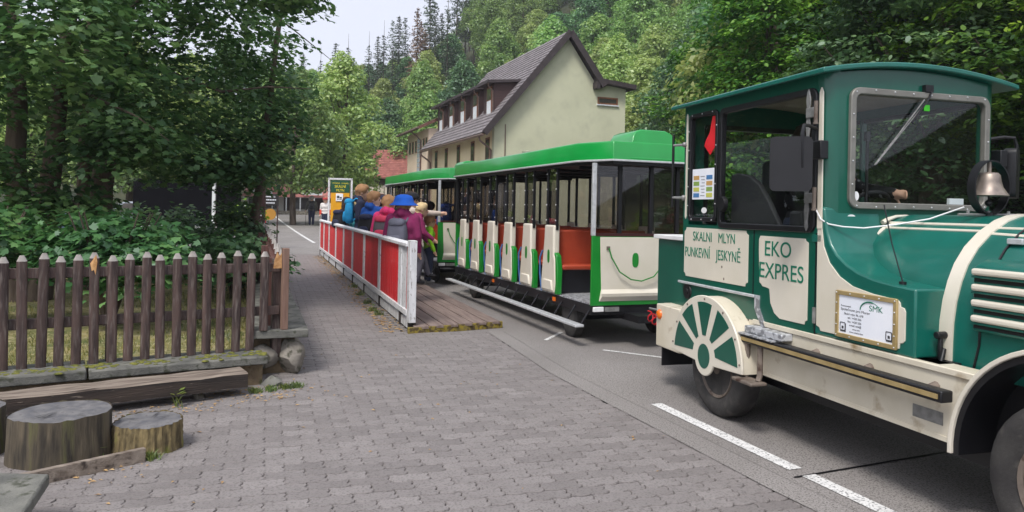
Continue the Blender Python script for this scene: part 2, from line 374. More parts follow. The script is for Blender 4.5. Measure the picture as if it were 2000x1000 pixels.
# paving of interlocking wavy concrete stones
PTH = R(18.2); PC, PS = math.cos(PTH), math.sin(PTH)
def in_poly(x, y, P):
    c = False; n = len(P)
    for i in range(n):
        (x1, y1), (x2, y2) = P[i], P[(i + 1) % n]
        if (y1 > y) != (y2 > y) and x < (x2 - x1) * (y - y1) / (y2 - y1) + x1: c = not c
    return c
PAVE = [(-4.4, 2.6), (2.28, 2.6), (1.57, 4.16), (.49, 6.98), (-.06, 8.85), (-.20, 9.35), (-1.24, 8.95), (-5.75, 22.4), (-6.0, 23.4), (-7.2, 23.0), (-2.95, 9.2), (-2.2, 7.0), (-2.35, 6.3), (-3.6, 5.4), (-5.0, 4.3)]
b = MB(); b.add([(x, y, .004) for x, y in PAVE], [tuple(range(len(PAVE)))]); PAVING = struct(b.build('pavement', m_joint, smooth=None))
LP, WP = .225, .1125
def paver_outline():
    e = .0065; lx, ly = LP / 2 - .0022, WP / 2 - .0040
    def f(s): t = (s / (LP / 2)) % 1.; return e * (1 if t < .28 else (-1 if .5 <= t < .78 else (1 - 2 * (t - .28) / .22 if t < .5 else -1 + 2 * (t - .78) / .22)))
    pts = [(x, -ly + f(x + LP)) for x in np.linspace(-lx, lx, 13)]
    pts += [(lx + d, z) for d, z in ((.010, -ly * .45), (-.008, ly * .05), (.006, ly * .6))]
    pts += [(x, ly + f(x + LP)) for x in np.linspace(lx, -lx, 13)]
    pts += [(-lx + d, z) for d, z in ((.006, ly * .6), (-.008, ly * .05), (.010, -ly * .45))]
    return pts
PO = paver_outline()
def paver_geo(b, x=0, y=0, z=0, tx=0, ty=0):
    n = len(PO); vs = []
    for k, hz in ((1., -.02), (1., -.0015), (.97, .0035)):
        for px, py in PO:
            gx, gy = px * k, py * (k if k == 1 else .93)
            vs.append((x + gx * PC - gy * PS, y + gx * PS + gy * PC, z + hz + gx * tx + gy * ty))
    fs = [(i, (i + 1) % n, n + (i + 1) % n, n + i) for i in range(n)] + [(n + i, n + (i + 1) % n, 2 * n + (i + 1) % n, 2 * n + i) for i in range(n)] + [tuple(range(2 * n, 3 * n))]
    b.add(vs, fs)
spots = []
for j in range(-20, 240):
    for i in range(-40, 40):
        gx = (i + (.5 if j % 2 else 0)) * LP; gy = j * WP
        x, y = gx * PC - gy * PS, gx * PS + gy * PC
        if in_poly(x, y, PAVE): spots.append((x, y))
vis = [p for p in spots if p[1] > 3.75 and abs(p[0] / p[1]) < .70]
vis.sort(key=lambda p: p[0] ** 2 + p[1] ** 2)
near = set(vis[:300])
b = MB(); paver_geo(b); pv = b.mesh('paver', m_pave, 30)
for (x, y) in sorted(near):
    o = obj('paver', pv, PAVING, (x, y, .012 + random.uniform(-.002, .002)), random.uniform(-.012, .012)); o.rotation_euler[0] = random.uniform(-.012, .012); o.rotation_euler[1] = random.uniform(-.006, .006)
b = MB()
for (x, y) in spots:
    if (x, y) not in near: paver_geo(b, x, y, .012 + random.uniform(-.002, .002), random.uniform(-.008, .008), random.uniform(-.014, .014))
stuff(b.build('farther_pavers', m_pave_i, PAVING, smooth=30, fix=False))

# garden behind the picket fence
GARD = [(-2.25, 6.65), (-7.6, 21.5), (-24, 26), (-24, -2), (-3.9, 5.35)]
mb = MB(); rows = []
for i in range(25):
    t = i / 24
    rows.append([])
    for j in range(25):
        s = j / 24
        A = Vector((-2.4, 6.75)).lerp(Vector((-7.4, 21.5)), t); B = Vector((-14, -1.0)).lerp(Vector((-26, 24)), t)
        p = A.lerp(B, s); rows[-1].append((p.x, p.y, .17 + .05 * math.sin(p.x * 1.7) * math.sin(p.y * 1.3)))
mb.sheet(rows); struct(mb.build('garden_lawn', m_lawn, smooth=60, fix=False))

b = MB()
EDGE = [(2.36, 2.5), (1.60, 4.18), (.52, 7.0), (-.03, 8.88), (-.16, 9.3)]
b.add([(x - .13, y - .05, .0205) for x, y in EDGE] + [(x + .05, y + .02, .0205) for x, y in EDGE] + [(x + .10, y + .04, .001) for x, y in EDGE], [(i, i + 1, 5 + i + 1, 5 + i) for i in range(4)] + [(5 + i, 5 + i + 1, 10 + i + 1, 10 + i) for i in range(4)]); b.build('asphalt_edge', m_asph, ROAD, smooth=None)
# ------------------------------------------------------------------ picket fence, kerb, bench, stumps
def picket_mesh(h, w_=.07, t=.032):
    b = MB(); n = 9
    pr = [(-w_ / 2, t / 2), (-w_ / 2, -.004)] + [(w_ / 2 * math.cos(math.pi + math.pi * i / 6), -.004 - .014 * math.sin(math.pi * i / 6)) for i in range(1, 6)] + [(w_ / 2, -.004), (w_ / 2, t / 2)]
    n = len(pr); zs = ((0, 1, 1), (h - .045, 1, 1), (h, .42, .55))
    vs = [(x * k, y * k2, z) for z, k, k2 in zs for x, y in pr]
    b.add(vs[:2 * n], [(i, (i + 1) % n, n + (i + 1) % n, n + i) for i in range(n)] + [tuple(range(n))[::-1]], 0)
    b.add(vs[n:], [(i, (i + 1) % n, n + (i + 1) % n, n + i) for i in range(n)] + [tuple(range(n, 2 * n))], 1)
    return b.mesh('picket', [m_wood, m_wtip], 50)
FA = R(33.0); FD = Vector((math.cos(FA), math.sin(FA), 0)); F0 = Vector((-3.68, 5.58, 0))
fence = thing('picket_fence', 'dark brown picket fence with grey pointed tips standing on the mossy concrete kerb', 'fence', F0, FA)
pm = [picket_mesh(h) for h in (.86, .875, .85)]; pshort = picket_mesh(.70)
for k in range(-22, 16):
    z0 = .265 if k < 15 else .43
    o = obj('picket', pm[k % 3] if k < 15 else pshort, fence, (k * .119 + random.uniform(-.006, .006), random.uniform(-.006, .004), z0), 0)
    o.rotation_euler = (random.uniform(-.012, .012), random.uniform(-.015, .015), random.uniform(-.06, .06))
    if k == 4:
        b = MB(); b.add([(-.03, -.021, .79), (.012, -.022, .86), (.02, -.023, .80), (.008, -.023, .70), (-.004, -.024, .74), (-.018, -.022, .73), (-.01, -.0275, .79)],
                        [(0, 6, 1), (1, 6, 2), (2, 6, 3), (3, 6, 4), (4, 6, 5), (5, 6, 0)]); b.build('split_patch', m_split, o, smooth=None)
for z in (.60, .985):
    b = MB(); b.box(-2.7, 1.93, .016, .058, z - .04, z + .04); b.build('rail', m_wood, fence, bevel=.006)
for x in (-1.6, .6, 1.92):
    b = MB(); b.box(x - .04, x + .04, .058, .13, .17, 1.06); b.build('post', m_wood, fence, bevel=.006)
m_board = mat('pale_brown_board', lin(112, 86, 74), lin(134, 106, 92), rough=.7, scale=8, stretch=(3, 3, .4), bump=.3)
b = MB(); b.box(1.935, 1.99, -.045, .02, .43, 1.16); b.build('corner_board', m_board, fence, bevel=.004)
b = MB(); b.add([(1.855, -.022, .98), (1.93, -.022, .98), (1.925, -.03, 1.12), (1.905, -.03, 1.09), (1.885, -.03, 1.13), (1.86, -.03, 1.05)], [(0, 1, 2, 3, 4, 5)]); b.build('broken_tip', m_split, fence, smooth=None)

SA = R(19.4); SD = Vector((-math.sin(SA), math.cos(SA), 0))
sfence = thing('picket_fence', 'reddish brown picket fence running along the footpath on top of the stone coping', 'fence', (-2.11, 6.76, 0), SA)
m_wood2 = mat('red_brown_stain_wood', lin(84, 54, 50), lin(112, 76, 68), rough=.7, scale=9, stretch=(3, 3, .35), bump=.4, bscale=60, randv=.14)
ps2 = picket_mesh(.71); ps2.materials[0] = m_wood2
for k in range(0, 96):
    o = obj('picket', ps2, sfence, (random.uniform(-.008, .008), .09 + k * .132, .43), R(90) + random.uniform(-.1, .1))
    o.rotation_euler[0] = random.uniform(-.03, .03); o.rotation_euler[1] = random.uniform(-.03, .03); o.scale = (1, 1, random.uniform(.95, 1.04))
for z in (.62, .98):
    b = MB(); b.box(-.062, -.018, .0, 12.8, z - .035, z + .035); b.build('rail', m_wood2, sfence, bevel=.005)
for k in range(7):
    b = MB(); b.box(-.14, -.063, .1 + k * 2.08, .18 + k * 2.08, .40, 1.06); b.build('post', m_wood2, sfence, bevel=.006)

def rock(r, seed, sc=(1, 1, 1), n=9):
    rr = random.Random(seed); b = MB(); b.ball((0, 0, 0), 1, n)
    b.v = [tuple(c * s * r * (1 + .0 * i) for c, s in zip(v, sc)) for i, v in enumerate(b.v)]
    cuts = [(Vector((rr.uniform(-1, 1), rr.uniform(-1, 1), rr.uniform(-1, 1))).normalized(), rr.uniform(.5, .82) * r * min(sc)) for _ in range(14)]
    vs = []
    for v in b.v:
        p = Vector(v)
        for nrm, d in cuts:
            e = p.dot(nrm) - d
            if e > 0: p -= nrm * e
        vs.append(tuple(p))
    b.v = vs; return b
wall = thing('stone_wall', 'low rubble stone wall with flat concrete coping beside the footpath', 'wall', (-2.09, 6.64, 0), SA)
for k in range(8):
    y0 = -.06 + k * 1.66
    b = MB(); b.box(-.26, .27 - .012 * (k % 2), y0, y0 + 1.645, .355, .428 + .004 * (k % 2)); b.build('coping_slab', m_conc, wall, bevel=.008)
sd = 0
for k in range(26):
    for side in (0, 1):
        sd += 1
        r0 = rock(.15, sd, (1.0, 1.0, 1.25)); o = r0.build('rubble_stone', m_stone, wall, (-.12 + .24 * side + random.uniform(-.02, .02), .06 + k * .5 + random.uniform(-.05, .05), .18), random.uniform(0, 6), smooth=35)
b = MB(); b.box(-.2, .16, .1, 13, -.02, .35); b.build('mortar_core', m_soil, wall)
r0 = rock(.17, 99, (1.3, .8, .45)); tag(r0.build('flat_stone', m_conc, None, (-1.98, 6.28, .02), .5, smooth=35), 'flat grey stone lying in front of the coping end among grass tufts', 'stone')

KA = FA
kerb = thing('concrete_kerb', 'mossy concrete kerb carrying the front picket fence', 'kerb', (-2.04, 6.26, 0), R(31.5))
for k, (x0, x1) in enumerate(((-1.32, 0), (-2.75, -1.335), (-4.4, -2.765))):
    b = MB(); b.box(x0, x1, 0, .46, .195, .262 + .004 * (k % 2)); b.build('kerb_stone', m_conc, kerb, bevel=.01)
b = MB(); b.box(-4.4, -.03, .06, .5, -.02, .195); b.build('kerb_footing', m_soil, kerb)
b = MB()
for i in range(260):
    x = -random.random() * 3.6; y = .16 + random.gauss(0, .06); r = random.uniform(.006, .022)
    b.ball((x, y, .264), r, 4, 0, (1.5, 1.2, .5))
stuff(b.build('moss_tufts', m_moss, kerb, smooth=60))

bench = thing('timber_beam', 'long weathered timber beam used as a low bench below the picket fence', 'beam', (-2.08, 5.9, 0), R(35.0))
b = MB(); n = 14
for i in range(n + 1):
    pass
rows = []
prof = [(0, .085), (.006, .19), (.02, .2), (.235, .205), (.25, .195), (.25, .085)]
for i in range(n + 1):
    x = -2.5 * i / n; rows.append([(x, y + .006 * math.sin(i * 1.7 + y * 9), z + .005 * math.sin(i * 2.3 + y * 14)) for y, z in prof])
k = len(prof); vs = [p for r in rows for p in r]
fs = [(i * k + j, i * k + (j + 1) % k, (i + 1) * k + (j + 1) % k, (i + 1) * k + j) for i in range(n) for j in range(k)] + [tuple(range(k)), tuple(range(n * k, n * k + k))]
b.add(vs, fs); b.m = [1 if (i < n * k and (i % k) in (0, 5)) else 0 for i in range(len(b.f))]
b.build('beam', [m_beam, m_darktim], bench, smooth=30)
for x in (-.35, -2.0):
    r0 = rock(.11, int(x * 10) + 60, (1.2, 1, .55)); r0.build('support_stone', m_stone, bench, (x, .13, .035), smooth=35)

def stump(name, label, x, y, r, h, mt, seed, rough):
    rr = random.Random(seed); t = thing(name, label, 'stump', (x, y, 0), rr.uniform(0, 6), None)
    n, m_ = (48 if rough < .03 else 90), (8 if rough < .03 else 12); ph = [rr.uniform(0, 6) for _ in range(4)]
    R0 = [1 + .03 * math.sin(2 * math.pi * i / n * 2 + ph[0]) + .02 * math.sin(2 * math.pi * i / n * 5 + ph[1]) + rr.uniform(-rough, rough) for i in range(n)]
    b = MB(); vs = []
    for j in range(m_ + 1):
        z = -.03 + (h + .03) * j / m_
        for i in range(n):
            a = 2 * math.pi * i / n; q = r * (R0[i] * (1 + .05 * (1 - j / m_) ** 2) + rr.uniform(-rough, rough) * (.35 if rough < .03 else .6))
            vs.append((q * math.cos(a), q * math.sin(a), z + (0.0 if j < m_ else rr.uniform(-.006, .004))))
    b.add(vs, [(j * n + i, j * n + (i + 1) % n, (j + 1) * n + (i + 1) % n, (j + 1) * n + i) for j in range(m_) for i in range(n)])
    b.build('bark', mt, t, smooth=35)
    b = MB(); vs = []
    for k in range(1, 7):
        for i in range(n):
            a = 2 * math.pi * i / n; q = r * R0[i] * .99 * k / 6
            vs.append((q * math.cos(a), q * math.sin(a), h - .006 + .004 * math.sin(k * 2.1) * (k < 6)))
    b.add(vs, [(k * n + i, k * n + (i + 1) % n, (k + 1) * n + (i + 1) % n, (k + 1) * n + i) for k in range(5) for i in range(n)] + [tuple(range(n))])
    b.build('cut_top', m_stumptop, t, smooth=40)
    for q in range(3):
        a = rr.uniform(0, 6.28); b = MB(); c, s = math.cos(a), math.sin(a)
        b.add([(r * .1 * c, r * .1 * s, h + .001), (r * .5 * c - .004 * s, r * .5 * s + .004 * c, h + .003), (r * .85 * c, r * .85 * s, h + .003), (r * .5 * c + .004 * s, r * .5 * s - .004 * c, h + .003)], [(0, 1, 2, 3)])
        b.build('drying_crack', m_black, t, smooth=None)
    return t
stump('tree_stump', 'tall smooth debarked tree stump with grey cut top', -2.68, 4.44, .262, .285, m_bark1, 3, .006)
stump('tree_stump', 'small low tree stump with rough mossy bark', -2.245, 4.62, .198, .19, m_bark2, 4, .035)
stump('tree_stump', 'narrow stump cut off by the left edge beside the tall debarked one', -3.24, 4.42, .2, .30, m_bark1, 5, .01)
b = MB(); b.beam((-2.62, 3.86, .045), (-2.145, 4.375, .045), .035, .1); tag(b.build('edging_board', m_beam, None, bevel=.004), 'weathered board set on edge in the ground in front of the stumps', 'board')
sl_ = thing('stone_slab', 'grey lichen-covered stone slab seat in front of the stumps', 'slab', (-2.9, 3.2, 0))
b = MB(); P = [(.73, .31), (.98, -.35), (.2, -.75), (-.7, -.6), (-.6, .32)]
b.prism(P, 'xy', .19, .25); b.build('slab', m_conc, sl_, bevel=.012)
for x, y in ((.35, -.05), (-.4, -.1)):
    r0 = rock(.17, int(x * 40) + 7, (1, 1, .75)); r0.build('support_stone', m_stone, sl_, (x, y, .09), smooth=35)

# small weeds and litter
m_weed = leaf_mat('weed_leaf', lin(62, 84, 30), lin(96, 118, 46), lin(136, 148, 70), .3, 3, .1)
m_straw = mat('dry_leaf', lin(150, 116, 76), lin(186, 158, 112), rough=.9, scale=30)
def grass_tuft(b, x, y, z, n, h, spread):
    for i in range(n):
        a = random.uniform(0, 6.28); r = random.random() * spread; px, py = x + r * math.cos(a), y + r * math.sin(a)
        hh = h * random.uniform(.5, 1); dx, dy = random.gauss(0, .4) * hh, random.gauss(0, .4) * hh; w_ = .004
        b.add([(px - w_, py, z), (px + w_, py, z), (px + dx * .5 + w_ * .7, py + dy * .5, z + hh * .6), (px + dx, py + dy, z + hh * .9), (px + dx * .5 - w_ * .7, py + dy * .5, z + hh * .6)], [(0, 1, 2, 3, 4)])
def weed(name, label, x, y, z, n=14, h=.1, leafs=6, ls=.03, cat='weed', group=None):
    b = MB(); grass_tuft(b, x, y, z - .01, n, h, h * .8)
    for i in range(leafs):
        a = random.uniform(0, 6.28); r = h * random.uniform(.15, .5); c = Vector((x + r * math.cos(a), y + r * math.sin(a), z + h * random.uniform(.4, 1)))
        u = Vector((math.cos(a), math.sin(a), .3)) * ls; v = Vector((-math.sin(a), math.cos(a), .1)) * ls * .7
        b.add([c - u, c + v * .9, c + u, c - v * .9], [(0, 1, 2, 3)])
    return tag(b.build(name, m_weed, None, smooth=None, fix=False), label, cat, group)
weed('leafy_weed', 'small leafy weed growing at the foot of the timber beam', -2.50, 5.56, .02, 8, .12, 9, .028)
weed('leafy_weed', 'tiny bright round leaf sprouting between the two stumps', -2.36, 4.34, .02, 2, .09, 1, .04)
weed('grass_tuft', 'grass tuft at the foot of the low mossy stump', -2.12, 4.40, .02, 60, .07, 0)
for i, (x, y) in enumerate(((-1.95, 6.08), (-1.86, 6.16), (-2.05, 6.02), (-1.78, 6.22))):
    weed('grass_tuft', 'grass tuft around the flat stone below the coping end', x, y, .014, 90, .07, 0, group='grass tufts by the flat stone')
b = MB()
for i in range(420):
    k = random.random()
    if k < .45: s = random.random(); x, y = -3.5 + 1.75 * s + random.gauss(0, .08), 4.85 + 1.1 * s + random.gauss(0, .08)
    elif k < .7: x, y = random.gauss(-2.0, .25), random.gauss(6.0, .12)
    elif k < .85: x, y = random.gauss(-2.3, .3), random.gauss(4.15, .15)
    else: x, y = random.uniform(-2.4, 1.2), random.uniform(3.9, 8)
    if not in_poly(x, y, PAVE): continue
    a = random.uniform(0, 6.28); s = random.uniform(.006, .022); z = .02
    b.add([(x + s * math.cos(a), y + s * math.sin(a), z), (x - s * .4 * math.sin(a), y + s * .4 * math.cos(a), z + .006), (x - s * math.cos(a), y - s * math.sin(a), z), (x + s * .4 * math.sin(a), y - s * .4 * math.cos(a), z + .003)], [(0, 1, 2, 3)])
stuff(tag(b.build('leaf_litter', m_straw, None, smooth=None, fix=False), 'scattered dry leaf scraps on the paving', 'litter'))
b = MB()
for i in range(900):
    t = random.random(); x, y = -1.40 - 4.4 * t + random.gauss(0, .09), 9.0 + 13.3 * t + random.gauss(0, .1)
    a = random.uniform(0, 6.28); s = random.uniform(.012, .04)
    b.add([(x + s * math.cos(a), y + s * math.sin(a), .02), (x - s * .5 * math.sin(a), y + s * .5 * math.cos(a), .028), (x - s * math.cos(a), y - s * math.sin(a), .02), (x + s * .5 * math.sin(a), y - s * .5 * math.cos(a), .024)], [(0, 1, 2, 3)])
stuff(tag(b.build('leaf_litter', m_straw, None, smooth=None, fix=False), 'brown leaf litter drifted along the foot of the red and white railing', 'litter'))
for i, (t, dx) in enumerate(((.10, -.16), (.13, -.2), (.19, -.15), (.27, -.12), (.36, -.1))):
    weed('grass_tuft', 'grass tuft growing at the foot of the red and white railing', -1.24 - 4.5 * t + dx, 9.1 + 13.4 * t, .014, 60, .1, 8, .03, group='grass tufts along the railing')

# grass and low growth behind the pickets
b = MB()
for i in range(9000):
    t = random.random() ** 1.3; s = random.random() ** 1.2
    A = Vector((-2.5, 6.95)).lerp(Vector((-5.6, 16)), t); B = Vector((-7.5, 3.6)).lerp(Vector((-13, 14)), t); p = A.lerp(B, s)
    grass_tuft(b, p.x, p.y, .16, 2, .07, .06)
m_grass = leaf_mat('grass_blade', lin(70, 84, 30), lin(128, 124, 60), lin(168, 156, 96), .3, 1.2, .1)
stuff(tag(b.build('grass', m_grass, None, smooth=None, fix=False), 'short dry grass of the garden behind the picket fence', 'grass'))

# ------------------------------------------------------------------ boarding platform and red-white railing
RA = R(18.76)
plat = thing('boarding_platform', 'low wooden boarding platform with worn yellow front edge beside the train', 'platform', (-1.20, 9.06, 0), RA)
for i in range(6):
    x0 = .02 + i * .198; b = MB(); y0 = -.06 + .05 * i * .9
    b.box(x0, x0 + .182, y0, 13.9, .06, .095); b.build('board', m_plat, plat, bevel=.004)
b = MB(); b.prism([(-.06, -.1), (1.24, .2), (1.24, .26), (-.06, -.03)], 'xy', .0, .085); b.build('front_edge', m_yel, plat, bevel=.005)
for k in range(8):
    b = MB(); b.box(.0, 1.2, .9 + k * 1.75, 1.02 + k * 1.75, -.01, .06); b.build('joist', m_darktim, plat)
rail = thing('railing', 'red and white slatted wooden railing along the boarding platform', 'railing', (-1.24, 9.19, 0), RA)
PY = [-.06, .56, 2.36, 4.16, 5.9, 7.6, 9.4, 11.3, 13.0, 14.5]
for i, y in enumerate(PY):
    b = MB(); ww = .10 if i else .08
    b.box(-.045, .045, y - ww, y + ww, .2 if i else .13, 1.06 if i else 1.14); b.build('white_post', m_stain, rail, bevel=.005)
    b = MB(); b.box(-.035, .055, y - .045, y + .045, -.03, .2 if i else .13); b.build('post_foot', m_darktim, rail, bevel=.004)
b = MB(); b.prism([(-.07, 1.06), (.07, 1.06), (.07, 1.085), (0, 1.12), (-.07, 1.1)], 'xz', .0, 14.55); b.build('top_rail', m_stain, rail, bevel=.004)
b = MB(); b.box(-.055, .02, .0, 14.5, .20, .27); b.build('bottom_rail', m_stain, rail, bevel=.004)
b = MB(); b.box(-.02, .02, .05, 14.45, .035, .15); b.build('toe_board', m_stain, rail, bevel=.004)
slat = {}
for i in range(len(PY) - 1):
    y0, y1 = PY[i] + .10, PY[i + 1] - .10
    if i == 0: n = 0
    else: n = 11
    if n:
        pitch = (y1 - y0) / n
        for k in range(n):
            b = MB(); b.box(-.03, -.008, y0 + k * pitch + .008, y0 + (k + 1) * pitch - .010, .27, 1.062); b.build('red_slat', m_red, rail, bevel=.003, segs=1)
b = MB(); b.box(-.03, -.008, .06, .13, .27, 1.06); b.build('red_slat', m_red, rail, bevel=.003, segs=1)
for i in range(3):
    b = MB(); b.box(-.03, -.008, .14 + i * .12, .25 + i * .12, .27, 1.06); b.build('white_slat', m_stain, rail, bevel=.003, segs=1)
# ------------------------------------------------------------------ road-train locomotive
LA = R(16.13)
loco = thing('tourist_train_locomotive', 'dark green and cream road train locomotive with bell on its hood', 'locomotive', (1.6366, 5.7101, 0), LA)
CW = 1.38
def mir(f):                       # the same shape on both sides of the centre line
    for s in (0, 1): f(lambda x: x if s == 0 else CW - x)
def bx(b, X, x0, x1, y0, y1, z0, z1): a, c = sorted((X(x0), X(x1))); b.box(a, c, y0, y1, z0, z1)
zr = lambda x: 2.425 + .085 * (1 - ((x - .69) / .80) ** 2)
def side_wall(X):
    b = MB()
    bx(b, X, 0, .045, -1.06, .62, .79, 1.455)
    bx(b, X, 0, .045, -1.06, .62, 2.355, 2.462)
    bx(b, X, 0, .045, .53, .62, 1.455, 2.355); bx(b, X, 0, .045, .068, .092, 1.455, 2.355); bx(b, X, 0, .045, -1.06, -1.03, 1.455, 2.355)
    b.build('side_wall', m_grn, loco)
    b = MB(); P = [(X(.1), -1.14)] + [(X(.1 + .1 * math.cos(R(a))), -1.04 + .1 * math.sin(R(a))) for a in range(270, 179, -10)] + [(X(.045), -1.03), (X(.1), -1.06)]
    b.prism(P, 'xy', .8, 2.466); b.build('corner_post', m_grn, loco, smooth=50)
mir(side_wall)
b = MB()
b.box(.1, CW - .1, -1.14, -1.10, .8, 1.625)
b.box(.1, .205, -1.14, -1.10, 1.625, 2.34); b.box(1.245, CW - .1, -1.14, -1.10, 1.625, 2.34)
b.prism([(.1, 2.34)] + [(x, zr(x) - .006) for x in np.linspace(.1, CW - .1, 12)] + [(CW - .1, 2.34)], 'xz', -1.14, -1.10)
b.build('front_wall', m_grn, loco)
b = MB(); b.box(.045, CW - .045, .575, .615, .79, 1.46); b.box(.045, .16, .575, .615, 1.46, 2.36); b.box(1.22, CW - .045, .575, .615, 1.46, 2.36)
b.prism([(.045, 2.30)] + [(x, zr(x) - .006) for x in np.linspace(.045, CW - .045, 12)] + [(CW - .045, 2.30)], 'xz', .575, .615); b.build('rear_wall', m_grn, loco)
xs = np.linspace(-.075, 1.49, 21)
b = MB(); b.prism([(x, zr(x)) for x in xs] + [(x, zr(x) + .034) for x in xs[::-1]], 'xz', -1.20, .74)
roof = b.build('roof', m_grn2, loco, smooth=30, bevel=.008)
b = MB(); b.prism([(x, zr(x) - .03) for x in np.linspace(.05, 1.33, 12)] + [(x, zr(x) - .012) for x in np.linspace(1.33, .05, 12)], 'xz', -1.095, .57); b.build('ceiling_lining', m_ceil, loco)
b = MB(); b.box(.05, CW - .05, -1.095, .57, .80, .84); b.build('cab_floor', m_dkint, loco)
b = MB(); b.box(.05, CW - .05, -1.095, -.86, .84, 1.60); b.box(.05, CW - .05, -.86, -.72, 1.42, 1.58); b.build('dashboard', m_dkint, loco, bevel=.02)
# windows
def window(name, x0, x1, z0, z1, fw, r, plane, a0, a1, g0, fm, gm, rivets=0, proud=-1):
    po, pi = rrect(x0, x1, z0, z1, r), rrect(x0 + fw, x1 - fw, z0 + fw, z1 - fw, max(.012, r - fw * .7))
    b = MB(); b.ring(po, pi, plane, a0, a1); f = b.build(name, fm, loco, bevel=.006)
    b = MB(); b.prism(rrect(x0 + fw * .6, x1 - fw * .6, z0 + fw * .6, z1 - fw * .6, max(.012, r - fw * .5)), plane, g0, g0 + .005); b.build('pane', gm, f, smooth=None)
    b = MB()
    for i in range(rivets):
        t = (i + .5) / rivets; n = len(po); per = [(po[k], po[(k + 1) % n]) for k in range(n)]
        tot = sum(math.dist(*e) for e in per); d = t * tot
        for p, q in per:
            l = math.dist(p, q)
            if d <= l: break
            d -= l
        k = d / max(l, 1e-6); cx_, cz_ = (x0 + x1) / 2, (z0 + z1) / 2
        u, v = p[0] + (q[0] - p[0]) * k, p[1] + (q[1] - p[1]) * k
        L_ = math.hypot(u - cx_, v - cz_); u -= (u - cx_) / L_ * fw * .45; v -= (v - cz_) / L_ * fw * .45
        b.ball(PL[plane](u, v, a0 - .001), .0055, 5)
    if rivets: b.build('rivets', m_alu, f)
    return f
window('quarter_window', .09, .532, 1.485, 2.375, .034, .05, 'yz', -.016, .03, .012, m_black, m_glass, 16)
dw = window('door_window', -1.065, .068, 1.44, 2.37, .042, .06, 'yz', -.018, .03, .012, m_black, m_glass)
window('windscreen', .165, 1.285, 1.60, 2.368, .042, .07, 'xz', -1.165, -1.12, -1.135, m_frame, m_glass, 24)
window('offside_window', -1.065, .5, 1.44, 2.37, .042, .06, 'yz', CW - .03, CW + .016, CW - .012, m_black, m_glass)
b = MB(); b.ring(rrect(.16, 1.22, 1.46, 2.31, .06), rrect(.20, 1.18, 1.5, 2.27, .04), 'xz', .57, .625); rw = b.build('rear_window', m_black, loco)
b = MB(); b.prism(rrect(.18, 1.2, 1.48, 2.29, .05), 'xz', .595, .6); b.build('pane', m_glass, rw, smooth=None)
# door outline, cream panels with notched corners
b = MB()
for P in ([(-1.072, 1.44), (-1.072, .80)], [(-.405, 1.44), (-.405, .96)]):
    (y0, z1), (y1, z0) = P; b = MB(); b.box(-.003, .002, y0 - .005, y0 + .005, z0, z1); b.build('door_seam', m_black, loco)
def notched(y0, y1, z0, z1, r=.03):
    """rectangle whose corners step inward, y0 > y1"""
    P = []
    for (cy, cz, sy, sz) in ((y0, z1, -1, -1), (y1, z1, 1, -1), (y1, z0, 1, 1), (y0, z0, -1, 1)):
        q = [(cy, cz + sz * r), (cy + sy * r * .45, cz + sz * r * .95), (cy + sy * r * .95, cz + sz * r * .45), (cy + sy * r, cz)]
        P += q if (sy, sz) in ((-1, -1), (1, 1)) else q[::-1]
    return P
P = notched(.585, -.34, 1.02, 1.43)
b = MB(); b.prism(P, 'yz', -.005, .001); pan1 = b.build('name_panel', m_cream, loco, smooth=None, bevel=.002)
P = [(-.47, 1.375), (-.485, 1.40), (-.97, 1.40), (-.975, 1.385), (-1.0, 1.375), (-1.0, .875), (-.98, .865), (-.975, .845), (-.72, .845), (-.66, .875), (-.615, .94), (-.60, 1.035), (-.575, 1.04), (-.52, 1.045), (-.505, 1.06), (-.485, 1.07), (-.47, 1.3)]
b = MB(); b.prism(P, 'yz', -.005, .001); pan2 = b.build('door_panel', m_cream, loco, smooth=None, bevel=.002)
P = [(-1.085, 1.47), (-1.125, 1.47), (-1.145, 1.36), (-1.20, 1.262), (-1.29, 1.186), (-1.40, 1.138), (-1.56, 1.112), (-1.745, 1.10), (-1.762, 1.085), (-1.765, 1.065), (-1.79, 1.06), (-1.80, 1.04), (-1.80, .885), (-1.785, .87), (-1.765, .865), (-1.76, .835), (-1.13, .83), (-1.12, .85), (-1.09, .86)]
b = MB(); b.prism(P, 'yz', -.006, .0012); pan3 = b.build('nose_panel', m_cream, loco, smooth=None, bevel=.002)
b = MB(); b.prism([(-1.085, 1.47), (-1.085, 2.33), (-1.1, 2.36), (-1.115, 2.33), (-1.125, 1.47)], 'yz', -.0105, -.001); b.build('cream_strip', m_cream, loco, smooth=None)
for y in (.575,):
    b = MB(); b.prism([(y - .012, 1.52), (y, 1.5), (y + .012, 1.52), (y + .012, 2.37), (y, 2.39), (y - .012, 2.37)], 'yz', -.006, 0.001); b.build('cream_strip', m_cream, loco, smooth=None)
def fit_text(parent, body, y0, y1, zb, cap, m, x=-.006, name='lettering', **k):
    me = text_mesh(body, cap / .72, m, **k); xs_ = [v.co.x for v in me.vertices]; w0 = max(xs_) - min(xs_); s = abs(y0 - y1) / w0
    me.transform(Matrix.Translation((-min(xs_), 0, 0))); me.transform(Matrix.Diagonal((s, 1, 1, 1)))
    o = obj(name, me, parent, (x, y0, zb)); o.rotation_euler = SIDE; return o
fit_text(pan1, 'SKALNI', .44, .155, 1.325, .078, m_txt); fit_text(pan1, 'MLYN', .055, -.17, 1.325, .078, m_txt); fit_text(pan1, 'PUNKEVNÍ', .565, .175, 1.19, .082, m_txt); fit_text(pan1, 'JESKYNĚ', .09, -.245, 1.19, .082, m_txt)
fit_text(pan2, 'EKO', -.545, -.83, 1.265, .108, m_txt); fit_text(pan2, 'EXPRES', -.485, -.96, 1.11, .112, m_txt)
